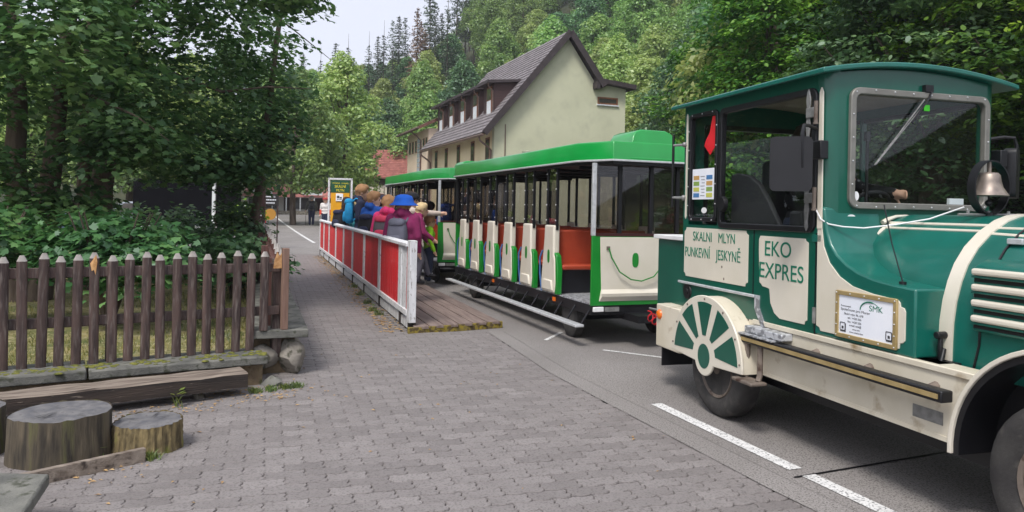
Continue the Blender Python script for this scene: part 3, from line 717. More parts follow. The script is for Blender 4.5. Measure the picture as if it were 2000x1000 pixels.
for (y, z) in ((.0, 1.14), (-.03, 1.05)):
    b = MB(); b.ball((-.006, y, z), .008, 5, 0, (.4, 1, 1.3)); b.build('rust_spot', m_rim, pan1)
# notice board with the operator's faded print
b = MB(); b.ring(rrect(-1.752, -1.275, .825, 1.105, .006, 2), rrect(-1.726, -1.301, .851, 1.079, .004, 2), 'yz', -.02, -.005); nb_ = b.build('notice_board', m_brass, loco, bevel=.003)
b = MB(); b.box(-.012, -.006, -1.732, -1.295, .846, 1.084); b.build('notice_sheet', m_paper, nb_)
def ntext(body, y0, y1, z, cap, m): fit_text(nb_, body, y0, y1, z, cap, m, x=-.0125, ext=.0004)
ntext('SMK', -1.545, -1.648, 1.012, .034, m_txt)
ntext('Provozovatel:', -1.318, -1.40, 1.012, .010, m_ink); ntext('Společnost pro Morav', -1.318, -1.55, .990, .015, m_ink)
ntext('Skalní mlýn 96, 678', -1.345, -1.50, .966, .013, m_ink); ntext('tel.: +420 506', -1.375, -1.485, .944, .013, m_ink); ntext('fax: +420 506', -1.375, -1.485, .922, .013, m_ink)
ntext('e-mail: smk@', -1.39, -1.485, .902, .012, m_ink); ntext('www.smk', -1.415, -1.475, .882, .010, m_ink); ntext('www.skalnimlyn', -1.39, -1.50, .864, .010, m_ink)
b = MB(); b.tube([(-.013, -1.475 - .0775 * (1 - math.cos(R(a))), 1.01 + .052 * math.sin(R(a))) for a in range(0, 171, 10)], [.0015 + .003 * math.sin(R(a) * .6 + .6) * (a < 110) for a in range(0, 171, 10)], 6); b.build('logo_arc', m_txt, nb_)
for y in (-1.312, -1.672):
    b = MB(); b.ring(rrect(y - .045, y, .868, .918, .006, 2), rrect(y - .041, y - .004, .872, .914, .004, 2), 'yz', -.0145, -.012)
    b.box(-.014, -.012, y - .03, y - .015, .88, .895); b.box(-.014, -.012, y - .049, y - .045, .862, .912); b.box(-.014, -.012, y - .045, y - .004, .862, .868); b.build('pictogram', m_ink, nb_)
b = MB()
for t in np.linspace(-1.74, -1.287, 5):
    for z in (.838, 1.092): b.ball((-.021, t, z), .0045, 5)
for z in (.90, .965, 1.03):
    for t in (-1.739, -1.288): b.ball((-.021, t, z), .0045, 5)
b.build('rivets', m_alu, nb_)
# nose: side pods that sweep down from the cab corner, and the arched hood
pod = [(-1.06, .80), (-1.06, 1.62), (-1.135, 1.60), (-1.148, 1.52), (-1.165, 1.45), (-1.20, 1.375), (-1.255, 1.315), (-1.34, 1.262), (-1.44, 1.222), (-1.56, 1.195), (-1.70, 1.18), (-1.86, 1.17), (-1.86, .80)]
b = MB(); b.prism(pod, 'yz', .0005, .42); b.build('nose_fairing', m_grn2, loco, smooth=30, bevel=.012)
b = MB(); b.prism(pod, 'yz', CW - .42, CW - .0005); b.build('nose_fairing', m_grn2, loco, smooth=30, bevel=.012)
HS = [(.17, .76), (.173, .90), (.178, 1.0), (.195, 1.11), (.225, 1.21), (.265, 1.30), (.33, 1.39), (.42, 1.47), (.53, 1.535), (.61, 1.562), (.69, 1.572)]
HS = HS + [(CW - x, z) for x, z in HS[-2::-1]]
def hood(y0, y1, grow, name, m, ends=True):
    b = MB(); cx_ = .69; n = len(HS); rows = []
    for y in np.linspace(y0, y1, 6): rows.append([(cx_ + (x - cx_) * (1 + grow), y, z + grow * .5 * (z - .76)) for x, z in HS])
    b.sheet(rows)
    if ends:
        b.add(rows[0], [tuple(range(n))]); b.add(rows[-1], [tuple(range(n))])
    return b.build(name, m, loco, smooth=40)
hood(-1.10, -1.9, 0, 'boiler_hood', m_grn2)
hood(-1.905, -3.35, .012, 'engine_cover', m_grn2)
hood(-1.86, -1.945, .03, 'cream_hoop', m_cream)
b = MB(); rows = []
for k in (1.014, 1.004):
    rows.append([(.69 + (x - .69) * (1 + .014 * (k > 1.01)), -2.10, z + (.004 if k > 1.01 else 0)) for x, z in HS])
b.tube([(.69 + (x - .69) * 1.016, -2.10 + .03 * (z < .82), z + .008) for x, z in HS], .007, 6); b.build('cover_seal', m_black, loco)
def hx(z): # hood surface x at height z
    for (x0, z0), (x1, z1) in zip(HS, HS[1:]):
        if z0 <= z <= z1: return x0 + (x1 - x0) * (z - z0) / (z1 - z0)
    return .69
def hood_strip(pts, w_, name='cream_stripe'):
    b = MB(); b.tube([(hx(z) - .001, y, z) for y, z in pts], w_, 8); return b.build(name, m_cream, loco)
hood_strip([(-1.15, 1.513), (-1.4, 1.513), (-1.87, 1.513)], .011); hood_strip([(-1.15, 1.482), (-1.4, 1.482), (-1.87, 1.482)], .010)
hood_strip([(-1.155, 1.30), (-1.154, 1.36), (-1.156, 1.43), (-1.165, 1.48), (-1.19, 1.50), (-1.24, 1.515)], [.003, .010, .013, .014, .014, .010])
b = MB(); b.tube([(.43, -1.155, 1.515), (.47, -1.15, 1.535), (.54, -1.148, 1.555), (.62, -1.146, 1.562), (.70, -1.145, 1.556)], [.016, .014, .011, .008, .003], 8); b.build('cream_stripe', m_cream, loco)
hood_strip([(-1.945, 1.50), (-2.15, 1.50), (-2.20, 1.46), (-2.24, 1.43), (-2.7, 1.425), (-3.3, 1.425)], .011)
hood_strip([(-1.945, 1.47), (-2.12, 1.465), (-2.3, 1.46), (-2.8, 1.46), (-3.3, 1.46)], .011)
def louvre(X):
    b = MB(); x0, x1 = sorted((X(.115), X(.4)))
    b.prism([(x0 + .012, .985), (x1, .985), (x1, 1.33), (x0 + .1, 1.35), (x0 + .012, 1.31)] if X(0) == 0 else [(x0, .985), (x1 - .012, .985), (x1 - .012, 1.31), (x1 - .1, 1.35), (x0, 1.33)], 'xz', -2.95, -2.09)
    lv = b.build('louvre_box', m_grn2, loco, bevel=.012)
    for i in range(4):
        z = 1.285 - i * .078
        b = MB(); bx(b, X, .098, .2, -2.92, -2.10, z - .016, z + .018); b.build('louvre_slat', m_cream, lv, bevel=.012, segs=3)
        b = MB(); bx(b, X, .108, .2, -2.93, -2.095, z - .030, z - .018); b.build('louvre_trim', m_grn2, lv, bevel=.004)
        b = MB(); bx(b, X, .1255, .2, -2.92, -2.10, z - .05, z - .030); b.build('louvre_gap', m_black, lv)
mir(louvre)
b = MB(); b.box(.33, .40, -2.185, -2.10, 1.425, 1.455); b.build('cover_hinge', m_alu, loco, bevel=.004)
b = MB(); b.cyl((.13, -1.90, .80), (.13, -1.90, .93), .014, n=8); b.cyl((.10, -1.90, .93), (.165, -1.90, .93), .02, n=8); b.box(.09, .16, -1.935, -1.87, .755, .80); b.cyl((.10, -1.93, .77), (.145, -1.91, .86), .012, n=8); b.build('rubber_latch', m_black, loco, bevel=.003)
# wheels
def wheel(x0, x1, y, r, holes=6):
    w_ = x1 - x0
    b = MB(); b.lathe([(x0 + .025, r * .60), (x0 + .008, r * .66), (x0, r * .80), (x0 + .008, r * .93), (x0 + .03, r * .995), (x0 + w_ * .5, r), (x1 - .03, r * .995), (x1 - .008, r * .93), (x1, r * .8), (x1 - .02, r * .6)], (0, y, r), 'x', 40)
    wh = b.build('wheel', m_rubber, loco, smooth=50)
    b = MB(); b.lathe([(x0 + .03, r * .62), (x0 + .012, r * .60), (x0 + .02, r * .55), (x0 + .07, r * .50), (x0 + .075, r * .30), (x0 + .045, r * .24), (x0 + .045, r * .12), (x0 + .02, r * .11), (x0 + .015, .001)], (0, y, r), 'x', 32); b.build('rim', m_rim, wh, smooth=40)
    for i in range(holes):
        a = 2 * math.pi * i / holes + .3; b = MB(); c = (x0 + .0725, y + r * .40 * math.cos(a), r + r * .40 * math.sin(a)); b.cyl(c, (c[0] - .002, c[1], c[2]), r * .062, n=10); b.build('rim_hole', m_black, wh)
    return wh
wheel(-.075, .12, -.03, .36); wheel(-.02, .19, -2.69, .385); wheel(CW - .12, CW + .075, -.03, .36); wheel(CW - .19, CW + .02, -2.69, .385)
def rear_fender(X, s):
    o = arc(0, .42, .51, 0, 180, 28, .50) + [(-.14, .40)] + arc(0, .44, .135, 197, 343, 10)[0:] + [(.14, .40)]
    b = MB(); a, c = sorted((X(-.148), X(-.128))); b.prism(o, 'yz', a, c); fd = b.build('rear_fender', m_cream, loco, smooth=35, bevel=.006)
    b = MB(); a, c = sorted((X(-.128), X(.02))); b.ring(arc(0, .42, .502, 0, 180, 28, .492) , arc(0, .42, .488, 0, 180, 28, .478), 'yz', a, c, closed=False)
    b.build('fender_shell', m_creamd, fd, smooth=40)
    for k, (a0, a1) in enumerate(((4, 33), (42, 66), (77, 103), (114, 138), (147, 176))):
        n = 8; inner = [(.165 * math.cos(R(t)), .45 + .165 * math.sin(R(t))) for t in np.linspace(a0 + 5, a1 - 5, 3)]
        outer = [(.455 * math.cos(R(t)), .43 + .44 * math.sin(R(t))) for t in np.linspace(a1, a0, n)]
        b = MB(); a, c = sorted((X(-.1505), X(-.147))); b.prism(inner + outer, 'yz', a, c); b.build('green_sector', m_grn, fd, smooth=None)
    b = MB(); a, c = sorted((X(-.1505), X(-.147))); b.prism(arc(0, .455, .085, 0, 342, 19, .095), 'yz', a, c); b.build('hub_disc', m_grn, fd, smooth=None)
    b = MB()
    for t in (8, 30, 58, 90, 122, 150, 172): b.ball((X(-.150), .485 * math.cos(R(t)), .42 + .475 * math.sin(R(t))), .008, 5)
    b.build('fixing_screw', m_rim, fd)
mir(lambda X: rear_fender(X, 0))
b = MB(); b.box(.02, 1.36, .56, 1.0, .36, .735); bb = b.build('rear_box', m_creamd, loco, bevel=.012)
b = MB(); b.box(-.05, .02, .56, .98, .36, .735); b.build('rear_box_side', m_creamd, loco, bevel=.01)
b = MB(); b.lathe([(-.075, .001), (-.072, .03), (-.06, .042), (-.048, .045)], (0, .915, .645), 'x', 18); b.build('side_marker', m_orange, loco)
b = MB(); b.box(-.045, .3, .86, .875, .2, .37); b.build('mud_flap', m_black, loco)
b = MB(); b.box(.10, 1.28, .625, 1.26, .68, 1.305); b.build('rear_locker', m_grn, loco, bevel=.01)
b = MB(); b.box(.07, 1.31, .622, 1.30, 1.307, 1.345); b.build('locker_lid', m_white, loco, bevel=.006)
b = MB(); b.box(-.02, .0, -.44, .66, .955, .975); b.build('trim_ledge', m_alu, loco, bevel=.004)
b = MB(); b.lathe([(-.012, .03), (-.012, .06), (0, .065)], (0, .52, .895), 'x', 20); b.lathe([(-.02, .001), (-.02, .022), (-.008, .025)], (0, .52, .895), 'x', 12, 0); b.build('vent_cap', m_black, loco)
b = MB(); b.prism([(-.44, .975), (-.49, .975), (-.49, .89), (-.57, .765), (-.52, .765), (-.44, .88)], 'yz', -.012, -.0005); b.build('chequer_trim', m_chk, loco)
b = MB(); b.box(-.09, .0, -.86, -.44, .715, .762); b.build('door_step', m_chk, loco, bevel=.006)
b = MB(); b.box(-.125, -.03, -.80, -.415, .702, .712); b.build('step_plate', m_chk, loco)
b = MB(); b.box(-.11, -.035, -2.14, -.42, .64, .70); rb = b.build('rub_rail', m_black, loco, bevel=.008)
b = MB(); b.box(-.116, -.108, -2.12, -.44, .658, .682); b.build('brass_strip', m_brass, rb)
for y in (-.47, -.62):
    b = MB(); b.tube([(-.08, y, .66), (-.08, y, .44), (-.10, y - .01 , .40)], .02, 8); b.build('stirrup_leg', m_rim, loco)
b = MB(); b.box(-.19, -.06, -.68, -.44, .378, .402); b.build('stirrup_step', m_rim, loco, bevel=.008)
for y in (-.66, -1.1, -1.55, -2.0):
    b = MB(); b.cyl((-.06, y, .665), (.02, y, .69), .03, n=10); b.build('rail_bracket', m_rim, loco)
def skirt(X):
    b = MB(); P = [(-.36, .43), (-2.13, .43)] + [(-2.70 + .56 * math.cos(R(a)), .42 + .56 * math.sin(R(a))) for a in (4, 14, 24, 32)] + [(-2.225, .79), (-.36, .79)]
    a, c = sorted((X(.0), X(.03))); b.prism(P, 'yz', a, c); sk = b.build('skirt', m_creamd, loco, smooth=30, bevel=.004)
    b = MB(); bx(b, X, -.012, .12, -2.24, -.42, .765, .80); b.build('skirt_ledge', m_creamd, loco, bevel=.005)
    b = MB(); bx(b, X, -.006, .0, -2.12, -.36, .425, .45); b.build('skirt_hem', m_creamd, sk)
    b = MB(); a, c = sorted((X(-.045), X(.30))); b.ring(arc(-2.70, .42, .585, -3, 180, 30), arc(-2.70, .42, .562, -3, 180, 30), 'yz', a, c, closed=False); ff = b.build('front_fender', m_cream, loco, smooth=35, bevel=.004)
    b = MB(); a, c = sorted((X(-.03), X(.45))); b.ring(arc(-2.70, .42, .56, -3, 180, 30), arc(-2.70, .42, .53, -3, 180, 30), 'yz', a, c, closed=False); b.build('fender_liner', m_black, ff, smooth=35)
mir(skirt)
b = MB(); b.box(-.004, .0, -2.05, -1.86, .50, .565); b.build('data_plate', m_steel, loco)
b = MB(); b.box(.2, CW - .2, -3.4, 1.0, .3, .80); b.box(.02, CW - .02, -2.0, .5, .5, .80); b.build('chassis', m_black, loco)  # plain boxes, coloured black to put the shade under the locomotive
b = MB(); b.box(-.03, CW + .03, -3.5, -3.28, .35, .62); b.build('front_bumper', m_creamd, loco, bevel=.02)
b = MB(); b.box(.45, .93, -3.42, -3.34, .62, 1.4); b.build('radiator_grille', m_black, loco, bevel=.02)
for x in (.33, 1.05):
    b = MB(); b.lathe([(-.03, .001), (-.02, .07), (.02, .08), (.10, .05), (.14, .01)], (x, -3.40, .98), 'y', 20); b.build('headlamp', m_alu, loco)
# door hinges, handles, rails
for z in (2.21, 1.665):
    b = MB(); b.box(-.035, -.012, -1.07, -.985, z - .035, z + .03); h = b.build('hinge', m_steel, loco, bevel=.004)
    b = MB(); b.cyl((-.035, -1.085, z - .07), (-.035, -1.085, z + .065), .013, n=10); b.cyl((-.035, -1.085, z - .082), (-.035, -1.085, z - .07), .017, n=10); b.build('hinge_pin', m_rim, h)
    b = MB(); b.prism([(-.985, z - .19), (-1.0, z - .215), (-1.015, z - .19), (-1.01, z - .15), (-1.022, z - .08), (-1.012, z), (-1.022, z + .08), (-1.01, z + .13), (-1.0, z + .155), (-.985, z + .13), (-.978, z + .08), (-.99, z), (-.978, z - .08), (-.985, z - .15)], 'yz', -.028, -.018); b.build('hinge_strap', m_steel, h, bevel=.003)
b = MB(); b.box(-.006, .0, -1.12, -1.035, 1.385, 1.43); b.build('latch_plate', m_grn2, loco, bevel=.002)
b = MB(); b.cyl((-.012, -1.078, .87), (-.012, -1.078, .97), .012, n=8); b.build('lower_hinge', m_steel, loco)
hr = MB(); hr.cyl((-.065, .70, 1.60), (-.065, .70, 2.22), .011, n=10)
hr = hr.build('grab_rail', m_black, loco)
for z in (2.13, 1.68):
    b = MB(); b.cyl((-.065, .70, z), (-.004, .585, z), .011, n=8); b.ball((-.012, .60, z), .024, 6); b.build('rail_bracket', m_steel, hr)
b = MB(); b.lathe([(-.05, .045), (-.052, .055), (-.03, .06), (-.018, .06)], (0, -.03, 1.625), 'x', 20); b.lathe([(-.045, .001), (-.045, .02), (-.02, .02)], (0, -.03, 1.625), 'x', 10); b.build('door_knob', m_black, loco)
# mirrors
def mirror(X, s):
    y = -1.13; b = MB(); c, q = (-.205, -1.075), .11
    d = Vector((.82, -.57, 0)).normalized(); nrm = Vector((d.y, -d.x, 0))
    P = rrect(-.125, .125, 1.70, 2.04, .035); vs = []
    for k, t, sc in ((0, -.045, .80), (1, -.03, .96), (2, .0, 1.0), (3, .035, 1.0)):
        for u, z in P:
            p = Vector((c[0], c[1], 0)) + d * (u * sc) + nrm * t; vs.append((X(p.x), p.y, 1.87 + (z - 1.87) * (sc * .1 + .9 if k else .93)))
    n = len(P); fs = [(k * n + i, k * n + (i + 1) % n, (k + 1) * n + (i + 1) % n, (k + 1) * n + i) for k in range(3) for i in range(n)] + [tuple(range(n)), tuple(range(3 * n, 4 * n))]
    b.add(vs, fs); mm = b.build('wing_mirror', m_black, loco, smooth=40)
    b = MB(); b.tube([(X(-.01), -1.07, 2.10), (X(-.10), -1.10, 2.115), (X(-.155), -1.13, 2.11), (X(-.17), -1.135, 2.06), (X(-.165), -1.135, 1.85), (X(-.15), -1.12, 1.80)], .012, 8); b.build('mirror_arm', m_black, mm)
    b = MB(); bx(b, X, -.06, .0, -1.165, -1.085, 1.905, 2.02); b.build('mirror_bracket', m_black, mm, bevel=.006)
mir(lambda X: mirror(X, 0))
# things seen in and on the cab
b = MB(); b.prism([(.02, 1.44), (.02, 1.855), (-.06, 1.865), (-.22, 1.84), (-.34, 1.77), (-.46, 1.64), (-.60, 1.46), (-.60, 1.44)], 'yz', .075, .115); b.build('seat_bolster', m_dkint, loco, bevel=.01)
b = MB(); b.box(.38, .84, -.34, .12, 1.14, 1.26); b.box(.40, .82, .02, .12, 1.26, 1.98); b.build('driver_seat', m_dkint, loco, bevel=.04)
b = MB(); b.tube([(.62 + .17 * math.cos(R(a)), -.80 - .09 * math.sin(R(a)), 1.62 + .10 * math.sin(R(a))) for a in range(0, 361, 15)], .014, 8); b.cyl((.62, -.80, 1.62), (.62, -.86, 1.5), .02, n=8); b.box(.46, .78, -.81, -.79, 1.61, 1.63); b.build('steering_wheel', m_dkint, loco)
b = MB(); b.box(.006, .0085, .135, .49, 1.665, 1.915); pp = b.build('timetable_sheet', m_paper, loco)
cols = [lin(190, 150, 90), lin(130, 160, 80), lin(190, 190, 90), lin(70, 120, 170)]
for i in range(4):
    for j, y in enumerate((.38, .18)):
        b = MB(); b.box(.004, .0055, y, y + .09, 1.86 - i * .048 - .034, 1.86 - i * .048); b.build('colour_block', mat('sheet_colour_%d' % ((i + 3 * j) % 4), cols[(i + 3 * j) % 4], rough=.8), pp)
for i in range(7):
    b = MB(); b.box(.004, .0055, .295, .36 - .01 * (i % 3), 1.85 - i * .026, 1.855 - i * .026); b.build('printed_line', m_lgt, pp)
b = MB(); b.add([(-.004 + .016, .20, 2.33), (.012, .16, 2.33), (.010, .15, 2.20), (.008, .13, 2.10), (.008, .22, 2.02), (.008, .31, 2.10), (.012, .29, 2.15), (.012, .24, 2.20)], [(0, 1, 2, 7), (2, 3, 4, 5, 6, 7)])
so_ = b.build('pennant', m_redp, loco, smooth=None); so_.modifiers.new('thickness', 'SOLIDIFY').thickness = .004
for P, pl, a, nm in (((.30, 1.575, .04, .024), 'yz', .006, 'sticker'),):
    b = MB(); b.prism(arc(P[0], P[1], P[2], 0, 345, 23, P[3]), pl, a, a + .002); b.build(nm, m_white, loco, smooth=None)
for (x, z, rx, rz_) in ((.20, 1.545, .032, .018), (.235, 1.68, .022, .03)):
    b = MB(); b.prism(arc(x, z, rx, 0, 345, 23, rz_), 'xz', -1.143 , -1.1405) if z < 1.6 else b.prism(arc(x, z, rx, 0, 345, 23, rz_), 'xz', -1.1395, -1.136); b.build('sticker', m_white, loco, smooth=None)
m_lime = mat('lime_plastic', lin(70, 200, 40), rough=.5)
b = MB(); b.box(.755, .80, -1.1405, -1.136, 2.25, 2.29); b.build('permit_sticker', m_lime, loco)
b = MB(); b.box(1.02, 1.14, -1.10, -1.08, 1.645, 1.685); b.build('permit_card', m_paper, loco)
wp = MB(); wp.tube([(.80, -1.16, 2.40), (.76, -1.175, 2.33), (.62, -1.18, 2.16)], .007, 6); wp = wp.build('wiper_arm', m_black, loco)
b = MB(); b.tube([(.735, -1.162, 2.32), (.54, -1.16, 2.09), (.355, -1.158, 1.88)], .0045, 6); b.tube([(.745, -1.172, 2.31), (.36, -1.165, 1.885)], .003, 5); b.build('wiper_blade', m_steel, wp)
b = MB(); b.box(.735, .80, -1.17, -1.14, 2.37, 2.415); b.build('wiper_motor', m_black, wp)
b = MB(); b.cyl((.07, -1.70, 1.165), (.07, -1.70, 1.195), .02, n=10); b.tube([(.07, -1.70, 1.19), (.085, -1.60, 1.40), (.10, -1.52, 1.62)], .004, 6); b.build('antenna', m_black, loco)
b = MB(); b.cyl((.50, -.93, 1.58), (.50, -.93, 2.06), .011, n=8); b.cyl((.50, -.93, 2.06), (.50, -.93, 2.12), .022, .02, n=10); b.build('microphone_stalk', m_black, loco)
b = MB(); b.tube([(-.03, -1.09, 1.60), (-.012, -1.12, 1.53), (.02, -1.155, 1.50), (.10, -1.19, 1.485), (.2, -1.25, 1.48), (.36, -1.33, 1.505), (.5, -1.45, 1.545), (.60, -1.60, 1.62)], .005, 6); b.build('bell_rope', m_white, loco)
for (x, z) in ((.13, 1.41), (.13, 1.37), (.20, 1.41), (.20, 1.37)):
    b = MB(); b.ball((x, -1.145 if z > 1.3 else -1.3, z), .008, 5); b.build('bolt_head', m_grn2, loco)
# bell in its hoop
BX, BY = .69, -1.68
b = MB(); ring = [(BX + .125 * math.sin(R(a)), BY, 1.735 + .15 * math.cos(R(a))) for a in range(0, 361, 12)]
k = len(ring); vs = []
for (x, y, z) in ring:
    dx, dz = (x - BX), (z - 1.735); L_ = math.hypot(dx, dz)
    for (t, u) in ((-.026, 0), (.026, 0), (.026, .009), (-.026, .009)): vs.append((x + dx / L_ * u, y + t, z + dz / L_ * u))
b.add(vs, [(i * 4 + j, i * 4 + (j + 1) % 4, (i + 1) * 4 + (j + 1) % 4, (i + 1) * 4 + j) for i in range(k - 1) for j in range(4)])
b.cyl((BX, BY, 1.565), (BX, BY, 1.59), .03, n=10); b.build('bell_hoop', m_black, loco, smooth=40)
b = MB(); b.tube([(BX - .22, BY, 1.575), (BX + .2, BY, 1.578)], .008, 6)
for dx in (-.15, 0, .15): b.cyl((BX + dx, BY, 1.575), (BX + dx, BY, 1.60), .009, n=8)
b.build('bell_foot', m_steel, loco)
b = MB(); b.lathe([(.0, .098), (.004, .102), (.02, .09), (.05, .072), (.085, .062), (.12, .057), (.135, .045), (.14, .001)], (BX, BY, 1.685), 'z', 28)
bl = b.build('bell', m_bell, loco, smooth=50)
b = MB(); b.cyl((BX, BY, 1.82), (BX, BY, 1.885), .012, n=8); b.build('bell_shank', m_bell, bl)
b = MB(); b.cyl((BX, BY, 1.69), (BX, BY, 1.655), .006, n=6); b.ball((BX, BY, 1.645), .02, 6); b.build('clapper', m_black, bl)
# coupling and hoses
b = MB(); b.cyl((.69, .95, .42), (.69, 2.3, .42), .03, n=10); b.cyl((.69, 1.1, .36), (.69, 1.1, .5), .05, n=12); b.build('drawbar', m_black, loco)
pts = [(.30 + .012 * 0, 1.02 + .011 * i, .52 - .0009 * i + .04 * math.sin(i * .75)) for i in range(60)]
b = MB(); b.tube([(.22 + .04 * math.cos(i * .75), 1.0 + .011 * i, .46 + .002 * abs(i - 30) + .045 * math.sin(i * .75)) for i in range(62)], .007, 6); b.build('coiled_hose', m_redp, loco)
b = MB(); b.tube([(.18, 1.0, .44), (.16, 1.3, .62), (.2, 1.6, .6)], .012, 6); b.build('cable', m_steel, loco)
# ------------------------------------------------------------------ open passenger trailers
TA = R(20.29); TW = 1.42; TL = 5.65
SEATS = [1.19, 1.98, 2.77, 3.56, 4.35, 5.12]
def oval(cy, cz, ry, rz_, n=18): return [(cy + ry * math.copysign(abs(math.cos(2 * math.pi * i / n)) ** .75, math.cos(2 * math.pi * i / n)), cz + rz_ * math.copysign(abs(math.sin(2 * math.pi * i / n)) ** .75, math.sin(2 * math.pi * i / n))) for i in range(n)]
def make_trailer(loc, label):
    t = thing('passenger_trailer', label, 'trailer', loc, TA, 'open trailers of the road train')
    B = lambda nm, b, m, par=t, **k: b.build(nm, m, par, **k)
    # floor frame, running boards
    b = MB(); b.box(0.01, TW - .01, .02, TL, .36, .475); B('floor_frame', b, m_black, bevel=.006)
    b = MB(); b.box(.02, TW - .02, .05, TL - .05, .476, .49); B('floor_plate', b, m_chk)
    for X in (lambda x: x, lambda x: TW - x):
        b = MB(); rows = [(X(-.2), -.02), (X(-.09), -.02), (X(-.09), TL - .1), (X(-.2), TL - .1)]
        b.prism(rows if X(0) == 0 else rows[::-1], 'xy', .235, .265); rb_ = B('running_board', b, m_alu, bevel=.006)
        for k in range(15):
            y = .05 + k * .385; b = MB(); b.beam((X(-.10), y, .255), (X(.01), y, .42), .03, .012); B('board_strut', b, m_black, rb_)
        for y in (1.05, 3.45):
            b = MB(); bx(b, X, -.006, .01, y - .035, y + .035, .40, .45); B('side_reflector', b, m_orange)
    for y in (.72, 4.7):
        for x in (.05, TW - .05 - .15):
            b = MB(); r = .235; b.lathe([(x, r * .6), (x + .0, r * .8), (x + .02, r * .97), (x + .075, r), (x + .13, r * .97), (x + .15, r * .8), (x + .15, r * .6)], (0, y, r), 'x', 32); wl_ = B('wheel', b, m_rubber, smooth=50)
            b = MB(); b.lathe([(x + .01, r * .62), (x + .05, r * .5), (x + .05, r * .2), (x + .02, .001)], (0, y, r), 'x', 24); B('rim', b, m_rim, wl_)
        b = MB(); b.cyl((.1, y, .235), (TW - .1, y, .235), .035, n=8); B('axle', b, m_black)
    b = MB(); b.box(.45, TW - .45, -.3, TL + .1, .30, .38); B('drawbar_beam', b, m_black)
    # ends: lower panel, windows, posts
    for y0, sgn in ((0., -1), (TL, 1)):
        ya, yb = sorted((y0, y0 - sgn * .03))
        b = MB(); b.box(0.0, TW, ya, yb, .47, 1.27); pn = B('end_panel', b, m_dgreen, bevel=.004)
        ya, yb = sorted((y0 + sgn * .006, y0 - sgn * .002))
        b = MB(); b.prism([(.10, 1.255), (TW - .10, 1.255), (TW - .07, .66), (TW - .1, .52), (.10, .52), (.125, .66)], 'xz', ya, yb); B('cream_panel', b, m_cream, pn, smooth=None, bevel=.003)
        b = MB(); yy = y0 + sgn * .006; b.add([(.125, yy, .655), (TW - .125, yy, .655), (TW - .11, yy + sgn * .035, .61), (.11, yy + sgn * .035, .61), (.105, yy, .525), (TW - .105, yy, .525), (.12, yy + sgn * .03, .575), (TW - .12, yy + sgn * .03, .575)], [(0, 1, 2, 3), (3, 2, 7, 6), (6, 7, 5, 4), (0, 3, 6, 4), (1, 5, 7, 2)]); B('panel_lip', b, m_cream, pn, smooth=None)
        ya, yb = sorted((y0 + sgn * .010, y0 + sgn * .004)); b = MB(); b.prism(oval(.56, .99, .042, .085), 'xz', ya, yb); B('green_oval', b, m_dgreen, pn, smooth=None)
        for x in (.0, .33, .74, 1.1, TW - .045):
            b = MB(); ya, yb = sorted((y0, y0 - sgn * .045)); b.box(x, x + .045, ya, yb, 1.27, 2.1); B('end_post', b, m_alu if (x == 0 and sgn < 0) else m_black, bevel=.004)
        b = MB(); ya, yb = sorted((y0 - sgn * .02, y0 - sgn * .026)); b.box(.04, TW - .04, ya, yb, 1.28, 2.1); B('end_window', b, m_tglass, smooth=None)
        b = MB(); ya, yb = sorted((y0 + sgn * .003, y0 - sgn * .05)); b.box(.045, TW - .045, ya, yb, 1.265, 1.30); B('window_ledge', b, mat('maroon_paint', lin(60, 26, 26), rough=.4))
    b = MB(); b.tube([(.20, -.03, 1.13), (.23, -.05, 1.02), (.33, -.055, .86), (.48, -.055, .77), (.62, -.055, .75), (.78, -.055, .80), (.92, -.05, .95), (.96, -.04, 1.03)], .008, 6); B('cable', b, m_dgreen)
    b = MB(); b.box(.18, .22, -.02, .0, 1.11, 1.15); B('cable_socket', b, m_rim)
    for x in (.02, .16, .22):
        pass
    b = MB(); b.box(.03, .16, -.012, .02, .40, .455); B('reversing_lamp', b, m_white, bevel=.006)
    b = MB(); b.box(.18, .36, -.008, .02, .40, .45); B('number_plate', b, m_steel)
    # seats
    for i, y in enumerate(SEATS):
        b = MB(); b.box(.05, TW - .05, y - .05, y + .05, .84, 1.30); bk = B('bench_back', b, m_rust, bevel=.02)
        for s in (-1, 1):
            if i == len(SEATS) - 1 and s > 0: pass
            ya, yb = sorted((y + s * .05, y + s * .27)); b = MB(); b.box(.05, TW - .05, ya, yb, .80, .865); B('bench_seat', b, m_rust, bk, bevel=.02)
            ya, yb = sorted((y + s * .06, y + s * .1)); b = MB(); b.box(.08, TW - .08, ya, yb, .49, .80); B('bench_riser', b, m_dkint, bk)
        for q, X in enumerate((lambda x: x, lambda x: TW - x)):
            # moulded seat end: cream shell, green edge, blue pole, glazed wind screen above
            o_ = [(y - .155, 1.36), (y - .16, .98), (y - .20, .93), (y - .225, .62), (y - .20, .50), (y + .22, .50), (y + .235, .62), (y + .19, .95), (y + .15, 1.20), (y + .14, 1.36)]
            a, c = sorted((X(-.03), X(.06))); b = MB(); b.prism(o_, 'yz', a, c); sh = B('seat_end', b, m_cream, bevel=.022, segs=3)
            b = MB(); a, c = sorted((X(-.034), X(-.02))); b.prism(oval(y - .01, .96, .036, .085), 'yz', a, c); B('green_oval', b, m_dgreen, sh, smooth=None)
            b = MB(); a, c = sorted((X(-.026), X(.05))); b.prism([(y - .163, 1.02), (y - .24, .98), (y - .285, .80), (y - .27, .49), (y - .205, .49), (y - .228, .63), (y - .204, .93)], 'yz', a, c); B('green_edge', b, m_dgreen, sh, bevel=.012)
            b = MB(); a, c = sorted((X(-.05), X(-.02))); b.prism([(y - .13, .66), (y + .14, .66), (y + .18, .53), (y - .17, .53)], 'yz', a, c); B('kick_lip', b, m_cream, sh, bevel=.012)
